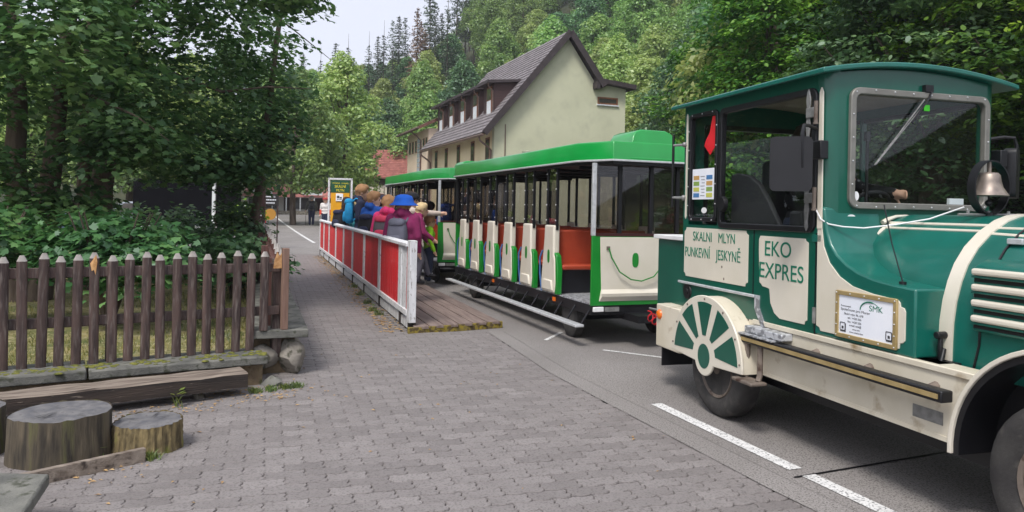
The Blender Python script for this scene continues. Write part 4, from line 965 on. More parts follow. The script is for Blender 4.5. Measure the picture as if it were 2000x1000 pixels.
            b = MB(); b.tube([(X(-.01), y + .235, 1.02), (X(-.03), y + .275, .93), (X(-.02), y + .29, .72), (X(0), y + .27, .49)], .013, 8); B('blue_pole', b, m_blue, sh)
            for s in (-1, 1):
                b = MB(); a, c = sorted((X(.0), X(.035))); yy = y + s * .15; b.box(a, c, yy - .017, yy + .017, 1.3, 2.12); ps_ = B('window_post', b, m_black, bevel=.004)
                b = MB()
                for z in (1.42, 1.62, 1.82, 2.02): b.ball((X(-.002), yy, z), .010, 5)
                B('post_rivets', b, m_alu, ps_)
            b = MB(); a, c = sorted((X(.014), X(.019))); b.box(a, c, y - .15, y + .15, 1.355, 2.1); B('wind_screen', b, m_tglass, smooth=None)
            if q:
                b = MB(); a, c = sorted((X(.014), X(.019))); b.box(a, c, y + .15, y + .64, 1.0, 2.1); B('offside_pane', b, m_tglass, smooth=None)
                b = MB(); a, c = sorted((X(.0), X(.04))); b.box(a, c, y + .15, y + .64, .5, 1.0); B('offside_panel', b, m_cream, bevel=.006)
    b = MB(); b.box(TW - .04, TW, .05, 1.0, .5, 1.0); B('offside_panel', b, m_cream); b = MB(); b.box(TW - .02, TW - .015, .05, 1.0, 1.0, 2.1); B('offside_pane', b, m_tglass, smooth=None)
    # roof: black soffit, green fascia with chamfered ends and a raised block at the front
    P = [(-.09, TL - .1), (-.09, .28), (.14, -.2), (TW - .14, -.2), (TW + .09, .28), (TW + .09, TL - .1), (TW - .14, TL + .2), (.14, TL + .2)]
    ins = lambda k: [((x - TW / 2) * k + TW / 2, (y - TL / 2) * (1 - (1 - k) * .3) + TL / 2) for x, y in P]
    b = MB(); b.prism(ins(.96), 'xy', 2.085, 2.13); B('soffit', b, m_black)
    b = MB(); b.prism(P, 'xy', 2.118, 2.14); B('drip_edge', b, m_alu, bevel=.004)
    b = MB(); n = len(P); lv = [(ins(.985), 2.141), (ins(.968), 2.325), (ins(.955), 2.345), (ins(.86), 2.358)]
    vs = [(x, y, z) for q_, z in lv for x, y in q_]
    b.add(vs, [(k * n + i, k * n + (i + 1) % n, (k + 1) * n + (i + 1) % n, (k + 1) * n + i) for k in range(3) for i in range(n)] + [tuple(range(3 * n, 4 * n))]); rf = B('roof', b, m_green, bevel=.006, segs=2)
    b = MB(); fr = [(.36, 2.145), (1.04, 2.145), (.98, 2.40), (.94, 2.47), (.86, 2.50), (.54, 2.50), (.46, 2.47), (.42, 2.40)]
    vs = [(x, -.19 + (.05 if z > 2.2 else 0) + (.03 if z > 2.45 else 0), z) for x, z in fr] + [(x, .55 if z < 2.2 else .42, z) for x, z in fr]; n = len(fr)
    b.add(vs, [tuple(range(n)), tuple(range(n, 2 * n))] + [(i, (i + 1) % n, n + (i + 1) % n, n + i) for i in range(n)]); B('roof_block', b, m_green, rf, bevel=.014, segs=2)
    b = MB(); b.box(.3, TW - .3, TL - .3, TL + .05, 2.30, 2.40); B('roof_block', b, m_green, rf, bevel=.03, segs=3)
    for k in range(7):
        b = MB(); y = .4 + k * .8; b.box(.02, TW - .02, y, y + .03, 2.05, 2.09); B('roof_bow', b, m_black)
    return t
tr1 = make_trailer((.92, 8.40, 0), 'green roofed open passenger trailer coupled directly behind the locomotive')
tr2 = copy_tree(tr1); tr2.location = (-1.46, 14.65, 0); tr2.rotation_euler[2] = R(20.0)
tr2['label'] = 'farther green roofed open trailer being boarded by the children on the platform'
for o in (tr1, tr2):
    if 'group' in o: del o['group']
# ------------------------------------------------------------------ buildings
m_wallY = mat('pale_olive_render', lin(198, 198, 170), lin(206, 206, 178), rough=.9, scale=.8, bump=.15, bscale=60, c3=lin(188, 188, 162), c3scale=1.6, c3lo=.5, c3hi=.75)
m_wallC = mat('cream_render', lin(222, 206, 166), lin(230, 215, 178), rough=.9, scale=.9)
m_wallP = mat('pink_beige_render', lin(226, 204, 180), lin(232, 212, 190), rough=.9, scale=.9)
m_shing = mat('slate_shingle', lin(106, 100, 102), lin(134, 127, 128), rough=.75, scale=3, island=True, randv=.14)
m_brown = mat('dark_brown_planks', lin(52, 34, 34), lin(72, 48, 46), rough=.7, scale=4, stretch=(.4, .4, 9), bump=.5, bscale=8)
m_trim = mat('dark_roof_trim', lin(54, 46, 48), lin(66, 56, 58), rough=.6, scale=4)
m_brwn = mat('brown_frame', lin(120, 78, 54), lin(138, 92, 66), rough=.6, scale=5)
m_pipe = mat('brown_downpipe', lin(104, 84, 76), lin(122, 100, 92), rough=.4, metal=.3)
m_pane = mat('house_pane', lin(70, 66, 62), lin(86, 82, 78), rough=.08, scale=2)
m_tile = mat('red_roof_tile', lin(140, 84, 76), lin(170, 108, 98), rough=.8, scale=2, island=True, randv=.12)
m_wpan = mat('white_panel', lin(208, 212, 216), lin(222, 226, 230), rough=.5)
BA = R(20.5)
bld = thing('guest_house', 'olive gabled guest house with steep shingle roof and row of dark dormers', 'house', (-.92, 35, 0), BA)
GW, GL = 7.0, 11.75
def part(nm, b, m, par=bld, **k): return b.build(nm, m, par, **k)
b = MB(); b.prism([(0, -.5), (0, 5.72), (3.7, 10.1), (5.25, 7.98), (7.0, 7.75), (7.0, -.5)], 'xz', 0, .3); part('gable_wall', b, m_wallY)
b = MB(); b.box(0.0, .3, .3, GL, -.5, 5.7); part('side_wall', b, m_wallC)
b = MB(); b.box(6.7, 7.0, .3, GL, -.5, 7.7); b.prism([(0.3, -.5), (.3, 5.9), (3.7, 10.0), (5.25, 7.9), (6.7, 7.6), (6.7, -.5)], 'xz', GL - .3, GL); part('rear_wall', b, m_wallY)
sl1 = (10.28 - 5.02) / (3.7 + .62)
def roof_slab(b, x0, z0, x1, z1, y0, y1, t):
    d = Vector((x1 - x0, 0, z1 - z0)).normalized(); n = Vector((-d.z, 0, d.x)) * t
    b.add([(x0, y0, z0), (x1, y0, z1), (x1 + n.x, y0, z1 + n.z), (x0 + n.x, y0, z0 + n.z), (x0, y1, z0), (x1, y1, z1), (x1 + n.x, y1, z1 + n.z), (x0 + n.x, y1, z0 + n.z)], [(0, 1, 2, 3), (7, 6, 5, 4), (0, 4, 5, 1), (1, 5, 6, 2), (2, 6, 7, 3), (3, 7, 4, 0)])
b = MB(); roof_slab(b, -.62, 5.02, 3.7, 10.2, -.4, GL + .3, .12); rf1 = part('roof', b, m_trim)
b = MB(); roof_slab(b, 3.7, 10.2, 5.6, 7.7, -.4, GL + .3, .12); part('roof', b, m_trim)
b = MB(); b.prism([(5.2, 7.95), (7.4, 7.72), (7.4, 7.95), (5.2, 8.16)], 'xz', -.4, GL + .3); part('lean_to_roof', b, m_trim)
b = MB(); b.box(5.15, 5.35, -.42, .05, 7.62, 7.95); part('purlin_end', b, m_trim)
# bargeboards along the gable
for (x0, z0, x1, z1) in ((-.62, 5.02, 3.7, 10.2), (5.6, 7.7, 3.7, 10.2)):
    b = MB(); b.beam((x0, -.42, z0 + .06), (x1, -.42, z1 + .06), .05, .3, up=(0, 0, 1)); part('bargeboard', b, m_trim)
# shingles, row upon row
b = MB(); L_ = math.hypot(4.32, 5.18); dx, dz = 4.32 / L_, 5.18 / L_; nr = 26
for i in range(nr):
    for j in range(34):
        s0 = i * L_ / nr; y0 = -.4 + (j + (.5 if i % 2 else 0)) * .36; y1 = min(y0 + .345, GL + .3)
        if y0 > GL + .2: continue
        s1 = s0 + L_ / nr * 1.15; o0, o1 = .155 + random.uniform(0, .01), .128
        P0 = (-.62 + dx * s0 - dz * o0, 5.02 + dz * s0 + dx * o0); P1 = (-.62 + dx * s1 - dz * o1, 5.02 + dz * s1 + dx * o1); Q0 = (P0[0] + dz * .025, P0[1] - dx * .025)
        b.add([(Q0[0], y0, Q0[1]), (Q0[0], y1, Q0[1]), (P0[0], y1, P0[1]), (P0[0], y0, P0[1]), (P1[0], y1, P1[1]), (P1[0], y0, P1[1])], [(0, 1, 2, 3), (3, 2, 4, 5)])
stuff(part('shingles', b, m_shing, rf1, smooth=None, fix=False))
b = MB(); b.tube([(-.70, -.4, 5.02), (-.70, GL + .3, 5.02)], .07, 8); part('gutter', b, m_pipe)
for y, pts in ((.15, None), (GL + .1, None)):
    b = MB(); b.tube([(-.70, y, 5.0), (-.66, y, 4.78), (-.25, y, 4.5), (-.10, y, 4.35), (-.10, y, 0)], .05, 8); part('downpipe', b, m_pipe)
b = MB(); b.cyl((.55, -.03, 0), (.55, -.03, 5.6), .025, n=6); part('cable_conduit', b, m_pipe)
for i, y in enumerate((.95, 3.35, 5.95, 8.45, 10.75)):
    b = MB(); b.box(-.012, .06, y - .33, y + .33, 3.1, 5.02); wd = part('window', b, m_brwn)
    b = MB(); b.box(-.02, -.012, y - .24, y + .24, 3.95, 4.92); part('pane', b, m_pane, wd)
    b = MB(); b.box(-.02, -.012, y - .24, y + .24, 3.15, 3.88); part('lower_panel', b, m_wpan, wd)
b = MB(); b.ring([(5.42, 6.9), (6.55, 6.9), (6.55, 7.27), (5.42, 7.27)], [(5.5, 6.98), (6.47, 6.98), (6.47, 7.19), (5.5, 7.19)], 'xz', -.04, .1); gw = part('gable_window', b, m_brwn)
b = MB(); b.box(5.5, 6.47, -.012, -.004, 6.98, 7.19); part('pane', b, m_pane, gw)
b = MB(); b.box(5.38, 6.6, -.08, 0, 6.84, 6.9); part('sill', b, m_wpan, gw)
zroof = lambda x: 5.02 + (x + .62) * (5.18 / 4.32) + .16
for i in range(5):
    y = 1.75 + 2.28 * i; x0, x1 = .28, 2.0
    b = MB(); b.prism([(x0, zroof(x0) - .2), (x0, 7.72), (1.75, 7.86), (1.75, zroof(1.75) - .2)], 'xz', y - .78, y + .78); dm = part('dormer', b, m_brown)
    b = MB(); b.prism([(-.12, 7.66), (2.0, 7.88), (2.0, 8.0), (-.12, 7.8)], 'xz', y - .98, y + .98); part('dormer_roof', b, m_trim, dm)
    b = MB(); b.box(x0 - .03, x0, y - .5, y + .25, 6.15, 7.6); part('dormer_frame', b, m_brwn, dm)
    b = MB(); b.box(x0 - .045, x0 - .03, y - .42, y + .17, 6.95, 7.5); part('pane', b, m_pane, dm)
    b = MB(); b.box(x0 - .045, x0 - .03, y - .42, y + .17, 6.2, 6.9); part('lower_panel', b, m_wpan, dm)
    b = MB(); b.tube([(-.06, y - .88, 7.66), (-.02, y - .84, 7.5), (.2, y - .82, 7.3), (.22, y - .82, 6.35)], .035, 6); part('downpipe', b, m_pipe, dm)
b = MB(); b.lathe([(0, .02), (.03, .28), (.10, .30), (.12, .26), (.13, .01)], (5.9, .6, 8.12), 'z', 16); part('satellite_dish', b, m_wpan)

b2 = thing('annex_building', 'beige annex with dark overhanging eaves and glass block stair strip beyond the guest house', 'building', (-.92, 35, 0), BA)
b = MB(); b.box(-.15, 6.8, 12.2, 18.2, -.5, 6.55); part('wall', b, m_wallP, b2)
b = MB(); b.prism([(-.85, 6.42), (3.3, 8.4), (7.4, 6.4), (7.4, 6.6), (3.3, 8.65), (-.85, 6.62)], 'xz', 11.9, 18.7); part('roof', b, mat('brown_roof', lin(96, 66, 56), lin(116, 82, 70), rough=.8, scale=3), b2)
b = MB(); b.tube([(-.9, 11.9, 6.5), (-.9, 18.7, 6.5)], .06, 6); b.tube([(-.9, 14.0, 6.45), (-.5, 14.0, 6.2), (-.22, 14.0, 5.9), (-.22, 14.0, 0)], .05, 6); part('gutter', b, m_pipe, b2)
for z0, z1 in ((5.2, 6.0), (3.4, 3.9), (1.9, 2.7)):
    for y in (12.7, 13.4, 15.6, 16.5, 17.4):
        b = MB(); b.box(-.17, -.1, y - .24, y + .24, z0, z1); wd = part('window', b, m_brwn, b2)
        b = MB(); b.box(-.18, -.17, y - .18, y + .18, z0 + .06, z1 - .06); part('pane', b, m_pane, wd)
m_gb = mat('glass_block', lin(170, 178, 184), lin(196, 204, 208), rough=.2, scale=3)
for k in range(16):
    for j in range(2):
        b = MB(); b.box(-.19, -.1, 14.42 + j * .37, 14.75 + j * .37, 1.0 + k * .32, 1.28 + k * .32); part('glass_block', b, m_gb, b2, bevel=.02)

# house with the red roof at the end of the street
hx_, hy_ = -11.6, 70.0; hz_ = hill_z(hx_, hy_)
h3 = thing('red_roofed_house', 'white house with red tiled roof and long balcony at the end of the street', 'house', (hx_, hy_, hz_ - .1), R(4))
m_wh = mat('white_render', lin(214, 212, 208), lin(224, 222, 218), rough=.9, scale=1)
b = MB(); b.box(-2.4, 5, 0, 6, 0, 3.9); part('wall', b, m_wh, h3)
b = MB(); b.add([(-3.2, -.7, 3.4), (5.4, -.7, 3.4), (5.4, 3, 6.3), (-1.6, 3, 6.3), (-3.2, 6.7, 3.4), (5.4, 6.7, 3.4)], [(0, 1, 2, 3), (3, 2, 5, 4), (0, 3, 4), (1, 5, 2), (0, 4, 5, 1)]); rf = part('roof', b, m_tile, h3, smooth=None)
b = MB(); L_ = math.hypot(3.7, 2.9)
for i in range(16):
    for j in range(34):
        t0, t1 = i / 16, (i + 1.1) / 16; x0 = -3.2 + 1.6 * t0 + j * .25; x1 = x0 + .235
        if x1 > 5.4: continue
        b.add([(x0, -.72 + 3.7 * t0, 3.44 + 2.9 * t0 + .05), (x1, -.72 + 3.7 * t0, 3.44 + 2.9 * t0 + .05), (x1, -.72 + 3.7 * t1, 3.44 + 2.9 * t1), (x0, -.72 + 3.7 * t1, 3.44 + 2.9 * t1)], [(0, 1, 2, 3)])
stuff(part('roof_tiles', b, m_tile, rf, smooth=None, fix=False))
for x, w_, z in ((-.9, .55, 2.75), (.2, .25, 2.75), (1.5, .5, 2.75), (3.2, .5, 2.75), (-.4, .5, .6), (2.0, .6, .6)):
    b = MB(); b.box(x - w_, x + w_, -.04, .05, z, z + .85); wd = part('window', b, m_brown, h3)
    b = MB(); b.box(x - w_ + .08, x + w_ - .08, -.055, -.04, z + .08, z + .77); part('pane', b, m_pane, wd)
b = MB(); b.box(-3.3, 5, -1.6, 0, 1.65, 1.8); b.box(-3.3, 5, -1.62, -1.55, 1.8, 2.5); part('balcony', b, mat('pale_balcony', lin(206, 196, 176), lin(216, 206, 188), rough=.8), h3)
for k in range(12):
    b = MB(); b.box(-3.2 + k * .7, -3.15 + k * .7, -1.66, -1.62, 1.7, 2.55); part('balcony_slat', b, m_brown, h3)
b = MB(); b.box(-2.9, 5, -1.2, -.02, 0, 1.6); part('shop_front', b, mat('brown_shop_front', lin(120, 66, 44), lin(150, 84, 54), rough=.7, scale=2), h3)

# low shop row across the far end of the road
sx, sy = -18.6, 66.0; sz = hill_z(sx, sy)
h4 = thing('shop_row', 'low white shop row with rust red awning at the far end of the road', 'shop', (sx, sy, sz - .1), R(6))
b = MB(); b.box(-5, 3.6, 0, 5, 0, 2.0); part('wall', b, m_wh, h4)
b = MB(); b.add([(-5.2, -1.0, 1.55), (3.8, -1.0, 1.55), (3.8, 1.5, 2.7), (-5.2, 1.5, 2.7), (-5.2, 5.2, 1.9), (3.8, 5.2, 1.9)], [(0, 1, 2, 3), (3, 2, 5, 4), (0, 3, 4), (1, 5, 2), (0, 4, 5, 1)]); part('roof', b, m_tile, h4, smooth=None)
for x in (-3.4, .9):
    b = MB(); b.box(x - .85, x + .85, -1.08, -1.0, 1.75, 2.15); part('fascia_sign', b, m_wpan, h4)
for x, w_, m in ((-4.3, .5, m_pane), (-2.9, .6, m_pane), (-1.4, .35, m_brown), (-.2, .6, m_pane), (1.3, .5, m_brown), (2.6, .6, m_pane)):
    b = MB(); b.box(x - w_, x + w_, -.06, .02, .1 if m is m_brown else .5, 1.5); part('door' if m is m_brown else 'shop_window', b, m, h4)
for k in range(8):
    b = MB(); b.box(-5 + k * 1.2, -4.92 + k * 1.2, -.98, -.9, 0, 1.55); part('awning_post', b, m_wpan, h4)
b = MB(); b.box(-4.8, 3.4, -2.4, -2.2, 0, .35); tag(b.build('planter_wall', m_stone, None, (sx, sy, sz - .1), R(6)), 'low planter wall in front of the far shop row', 'planter')

# ------------------------------------------------------------------ station sign, lamp, boards, parked things
sg = thing('station_sign', 'white framed green and yellow station sign behind the railing', 'sign', (-5.66, 24.3, 0), R(6))
for x in (-.365, .365):
    b = MB(); b.box(x - .03, x + .03, -.03, .03, 0, 2.45); part('sign_post', b, m_stain, sg, bevel=.005)
b = MB(); b.box(-.395, .395, -.03, .03, 2.40, 2.46); part('sign_top', b, m_stain, sg, bevel=.005)
b = MB(); b.box(-.30, .30, -.02, .02, 1.0, 2.38); brd = part('sign_board', b, mat('sign_yellow', lin(214, 150, 12), lin(222, 160, 20), rough=.5), sg)
b = MB(); b.box(-.30, .30, -.026, -.02, 1.98, 2.38); part('green_header', b, mat('sign_green', lin(16, 74, 50), rough=.5), brd)
m_sy = mat('sign_text_yellow', lin(236, 214, 40), rough=.5)
for body, z, cap, w_ in (('VÝCHOZÍ · STANICE', 2.27, .045, .52), ('SKALNÍ', 2.145, .085, .36), ('MLÝN', 2.02, .085, .25)):
    me = text_mesh(body, cap / .72, m_sy, ext=.002); xs_ = [v.co.x for v in me.vertices]; w0 = max(xs_) - min(xs_)
    me.transform(Matrix.Translation((-min(xs_) - w0 / 2, 0, 0))); me.transform(Matrix.Diagonal((w_ / w0, 1, 1, 1)))
    o = obj('lettering', me, brd, (0, -.027, z)); o.rotation_euler = FRONT
b = MB(); b.box(-.135, .095, -.05, -.02, 1.70, 1.95); pb = part('picture_box', b, m_paper, brd, bevel=.008)
b = MB(); b.box(-.10, -.02, -.053, -.05, 1.80, 1.88); b.box(-.01, .06, -.053, -.05, 1.79, 1.84); b.box(-.10, .06, -.053, -.05, 1.765, 1.775)
for x in (-.08, -.03, .02, .05): b.cyl((x, -.053, 1.76), (x, -.05, 1.76), .014, n=8)
part('train_pictogram', b, m_ink, pb)
b = MB()
for x in (-.2, -.12, -.04, .02): b.box(x, x + .05, -.024, -.02, 1.03, 1.08)
part('number_marks', b, m_paper, brd)

lp = thing('street_lamp', 'bowl shaped street lamp on a slim post in front of the gable', 'lamp', (.50, 26, 0))
b = MB(); b.cyl((0, 0, 0), (0, 0, 3.45), .045, .035, n=10); part('post', b, m_pipe, lp)
b = MB(); b.lathe([(0, .05), (.02, .07), (.12, .15), (.17, .19), (.20, .195), (.21, .15), (.23, .001)], (0, 0, 3.40), 'z', 20); part('lamp_bowl', b, mat('lamp_bowl', lin(180, 186, 160), lin(196, 200, 176), rough=.3), lp)

ps = thing('timber_post', 'dark brown timber post with bolt heads rising into the foliage', 'post', (-5.42, 16.0, 0), R(10))
b = MB(); b.box(-.07, .07, -.07, .07, .1, 3.0); part('post', b, mat('dark_brown_post', lin(48, 28, 30), lin(64, 40, 40), rough=.6, scale=6), ps, bevel=.008)
b = MB()
for z in (.95, 1.15, 1.3): b.ball((0, -.072, z), .02, 5)
part('bolt_heads', b, m_alu, ps)
b = MB(); b.box(-.09, .09, -.09, .09, 0, .3); part('concrete_foot', b, m_conc, ps)

mbd = thing('chalk_board', 'black chalk board with white lettering beside the footpath', 'sign', (-8.5, 26.0, road_z(-8.5, 26)), R(8))
b = MB(); b.box(-.27, .27, -.02, .02, 1.50, 1.92); cb = part('board', b, mat('chalk_black', lin(34, 30, 30), rough=.7), mbd, bevel=.006)
for x in (-.24, .24):
    b = MB(); b.box(x - .02, x + .02, -.02, .02, 0, 1.5); part('leg', b, m_brown, mbd)
for i, wd_ in enumerate((.34, .40, .30)):
    b = MB()
    for k in range(7): b.box(-wd_ / 2 + k * wd_ / 7, -wd_ / 2 + k * wd_ / 7 + wd_ / 10, -.024, -.02, 1.80 - i * .11, 1.84 - i * .11)
    part('chalk_line', b, m_paper, cb)
b = MB(); b.lathe([(-.02, .001), (-.02, .2), (.02, .2), (.02, .001)], (0, -.05, 1.2), 'y', 20); part('round_board', b, mat('ochre_board', lin(180, 130, 50), rough=.6), mbd)

trl = thing('box_trailer', 'black box trailer with white lower edge parked behind the maple', 'trailer', (-9.0, 20.5, .17), R(3))
b = MB(); b.box(-1.5, .72, 0, 2.4, .75, 2.02); part('box_body', b, mat('black_box_paint', lin(10, 10, 16), lin(14, 14, 20), rough=.85, spec=.1), trl, bevel=.02)
b = MB(); b.box(-1.5, .72, -.01, 2.4, .50, .745); part('lower_edge', b, m_wpan, trl, bevel=.01)
for x in (-1.0, .2):
    b = MB(); b.lathe([(0, .15), (0, .3), (.16, .3), (.16, .15)], (x, .6, .3), 'x', 20); part('wheel', b, m_rubber, trl)
b = MB(); b.box(.66, .74, -.02, .06, .5, 2.02); part('corner_trim', b, m_wpan, trl)

def car(label, loc, rz, paint, nm='parked_car'):
    t = thing(nm, label, 'car', loc, rz)
    prof = [(-2.1, .35), (-2.12, .7), (-2.05, .85), (-1.75, .93), (-1.2, 1.42), (-.9, 1.5), (.5, 1.5), (.85, 1.42), (1.35, .98), (1.95, .86), (2.1, .68), (2.12, .35)]
    b = MB(); b.prism(prof, 'yz', -.85, .85); part('body', b, paint, t, bevel=.08, segs=3)
    for s in (-1, 1):
        for P in ([(-1.55, .97), (-1.12, 1.38), (-.15, 1.42), (-.15, .97)], [(-.08, .97), (-.08, 1.42), (.52, 1.42), (1.12, .97)]):
            b = MB(); b.prism(P, 'yz', *sorted((s * .85, s * .86))); part('side_window', b, m_pane, t, smooth=None)
        for y in (-1.3, 1.32):
            b = MB(); b.lathe([(0, .001), (0, .2), (.01, .31), (.18, .31), (.18, .001)], (s * .70 - .09, y, .31), 'x', 22); wl_ = part('wheel', b, m_rubber, t)
            b = MB(); b.lathe([(0, .001), (0, .18), (.01, .19)], (s * .80 - (.005 if s < 0 else -.0), y, .31), 'x', 16); part('rim', b, m_alu, wl_)
        b = MB(); b.box(*sorted((s * .45, s * .8)), 2.08, 2.13, .66, .78); part('headlight', b, m_wpan, t)
        b = MB(); b.box(*sorted((s * .5, s * .8)), -2.14, -2.08, .72, .86); part('tail_light', b, m_redp, t)
    b = MB(); b.add([(-.68, -1.69, 1.0), (.68, -1.69, 1.0), (.62, -1.24, 1.41), (-.62, -1.24, 1.41)], [(0, 1, 2, 3)]); part('rear_window', b, m_pane, t, smooth=None)
    b = MB(); b.add([(-.7, 1.33, 1.02), (.7, 1.33, 1.02), (.62, .90, 1.41), (-.62, .90, 1.41)], [(0, 1, 2, 3)]); part('windscreen', b, m_pane, t, smooth=None)
    return t
pw, psil, pbl = mat('white_car_paint', lin(216, 220, 226), rough=.3, coat=.6), mat('silver_car_paint', lin(160, 166, 174), rough=.3, metal=.5, coat=.6), mat('pale_blue_car_paint', lin(150, 180, 214), rough=.3, coat=.6)
for (x, y, rz, p, lb) in ((-12.6, 31.0, 70, pw, 'white car parked beyond the garden behind the timber post'), (-16.5, 33.5, 75, psil, 'silver car parked beyond the garden beside the white one'), (-20.5, 32.0, 68, pbl, 'pale blue car parked beyond the garden behind the maple trunks'), (-25.5, 31.0, 70, pw, 'white car half hidden behind the bushes under the maple')):
    car(lb, (x, y, road_z(x, y)), R(rz), p)
# ------------------------------------------------------------------ trees
KITE = np.array([(-.5, 0, 0), (-.05, -.32, .06), (.5, 0, -.04), (-.05, .32, .06)])
_a = [(0, 1.0), (16, .72), (34, .60), (48, .92), (62, .68), (82, .52), (104, .72), (124, .50), (158, .36), (180, .30)]
_mp = [(r * math.cos(R(a)), r * math.sin(R(a))) for a, r in _a] + [(r * math.cos(R(-a)), r * math.sin(R(-a))) for a, r in _a[-2:0:-1]]
MAPLE = np.array([(x * .62, y * .62, -.10 * (x * x + y * y) + .05 * abs(y)) for x, y in _mp])
def leaf_mesh(name, C, Nn, size, shape, m, rng=RNG):
    n = len(C); k = len(shape)
    Nn = Nn / np.linalg.norm(Nn, axis=1, keepdims=True)
    a = rng.normal(size=(n, 3)); T = a - Nn * np.sum(a * Nn, 1, keepdims=True); T /= np.linalg.norm(T, axis=1, keepdims=True); Bt = np.cross(Nn, T)
    s = (size * rng.uniform(.65, 1.25, n))[:, None, None]
    V = C[:, None, :] + s * (shape[None, :, 0:1] * T[:, None, :] + shape[None, :, 1:2] * Bt[:, None, :] + shape[None, :, 2:3] * Nn[:, None, :])
    me = bpy.data.meshes.new(name); me.vertices.add(n * k); me.vertices.foreach_set('co', V.reshape(-1).astype(np.float32))
    me.loops.add(n * k); me.loops.foreach_set('vertex_index', np.arange(n * k, dtype=np.int32))
    me.polygons.add(n); me.polygons.foreach_set('loop_start', np.arange(0, n * k, k, dtype=np.int32))
    me.materials.append(m); me.update(calc_edges=True); me.validate()
    return me
def unit(n): v = RNG.normal(size=(n, 3)); return v / np.linalg.norm(v, axis=1, keepdims=True)
def blob_crown(name, blobs, per_area, ls, m, shape=KITE, up=.5):
    Cs, Ns = [], []
    for (x, y, z, r) in blobs:
        n = int(per_area * r * r); d = unit(n); d[:, 2] = np.where(d[:, 2] < -.55, -d[:, 2], d[:, 2])
        rad = r * (1 - .42 * RNG.random(n) ** 1.6) * (1 + .12 * np.sin(d[:, 0] * 7 + x) * np.sin(d[:, 1] * 6 + y) + .08 * np.sin(d[:, 2] * 9 + z))
        Cs.append(np.array((x, y, z)) + d * rad[:, None] * np.array((1, 1, .82))); Ns.append(d * .55 + np.array((0, 0, up)) + RNG.normal(size=(n, 3)) * .42)
    return leaf_mesh(name, np.concatenate(Cs), np.concatenate(Ns), ls, shape, m)
def tree_blobs(H, z0, rx, n, seed, rb):
    rr = random.Random(seed); B = []
    for i in range(n):
        t = (i + rr.random()) / n; z = z0 + (H - z0) * t
        w_ = math.sin(math.pi * min(1, .22 + .78 * t) ** .9) if t > .1 else .6
        a = i * 2.4 + rr.uniform(-.5, .5); q = rx * w_ * rr.uniform(.45, .95)
        B.append((q * math.cos(a), q * math.sin(a), z, rb * rr.uniform(.7, 1.2) * (1.0 - .3 * t)))
    return B
OVATE = np.array([(-.5, 0, 0), (-.22, -.27, .05), (.14, -.24, .04), (.5, 0, -.05), (.14, .24, .04), (-.22, .27, .05)])
def sprays(regions, per, ls, m, name, tfm=lambda p: p, shape=MAPLE, rad=.42):
    C, N_ = [], []
    for (cx_, cy_, cz_, rx, ry, rz_, n, shell) in regions:
        d = unit(n); q = (shell + (1 - shell) * RNG.random(n)) ** .6
        P = np.array((cx_, cy_, cz_)) + d * q[:, None] * np.array((rx, ry, rz_))
        for p, dd in zip(P, d):
            k = int(per * RNG.uniform(.6, 1.3)); o = np.array((dd[0], dd[1], 0)); tilt = np.array((dd[0] * .45, dd[1] * .45, 1.))
            a = RNG.uniform(0, 6.28, k); r = rad * np.sqrt(RNG.random(k)); off = np.stack((r * np.cos(a), r * np.sin(a), np.zeros(k)), 1)
            off[:, 2] = -off[:, 0] * tilt[0] * .6 - off[:, 1] * tilt[1] * .6 - .25 * r * r / rad + RNG.normal(size=k) * .05
            C.append(p + off); N_.append(tilt + RNG.normal(size=(k, 3)) * .38)
    C = np.concatenate(C); C = np.array([tfm(c) for c in C]) if tfm else C
    return leaf_mesh(name, C, np.concatenate(N_), ls, shape, m)
m_barkT = mat('tree_bark', lin(74, 62, 54), lin(104, 92, 80), rough=.95, scale=5, stretch=(2, 2, .3), bump=.8, bscale=14)
def limb_tree(name, H, r, blobs, seed, k=8):
    rr = random.Random(seed); b = MB()
    pts = [(0, 0, -.6)]; x = y = 0
    for i in range(1, 9): x += rr.uniform(-.12, .12) * H / 12; y += rr.uniform(-.12, .12) * H / 12; pts.append((x, y, H * .86 * i / 8))
    b.tube(pts, [r * (1 - .85 * i / 8) for i in range(9)], 9)
    for (bx_, by_, bz, br) in rr.sample(blobs, min(k, len(blobs))):
        z0 = max(.18 * H, bz - rr.uniform(.15, .3) * H); i = min(7, int(z0 / (H * .86) * 8)); p = Vector(pts[i + 1]) if i + 1 < 9 else Vector(pts[-1]); q = Vector((bx_, by_, bz))
        mid = p.lerp(q, .5) + Vector((0, 0, -.06 * H)) + Vector((rr.uniform(-.2, .2), rr.uniform(-.2, .2), 0))
        b.tube([p, p.lerp(mid, .5), mid, q], [r * .38, r * .3, r * .2, r * .06], 6)
    return b.mesh(name, m_barkT, 60)
LM = {'mid': leaf_mat('leaf_mid', lin(92, 128, 56), lin(126, 164, 80), lin(170, 198, 110), .45, .45, .22),
      'light': leaf_mat('leaf_light', lin(116, 144, 68), lin(154, 178, 92), lin(194, 206, 128), .48, .45, .18),
      'dark': leaf_mat('leaf_dark', lin(56, 94, 56), lin(86, 126, 76), lin(124, 160, 100), .4, .45, .22),
      'near': leaf_mat('leaf_near', lin(44, 80, 30), lin(76, 118, 40), lin(124, 160, 60), .40, .7, .2, .03),
      'lime': leaf_mat('leaf_lime', lin(74, 116, 28), lin(120, 160, 40), lin(170, 196, 70), .45, .7, .15, .03),
      'maple': leaf_mat('leaf_maple', lin(54, 90, 52), lin(82, 124, 70), lin(122, 158, 92), .42, .9, .12, .05),
      'fir': leaf_mat('needle', lin(66, 80, 66), lin(88, 102, 82), lin(118, 130, 104), .2, .6, .25, .03),
      'dead': leaf_mat('needle_dead', lin(110, 84, 74), lin(140, 112, 98), lin(168, 140, 122), .15, .6, .1, .02)}
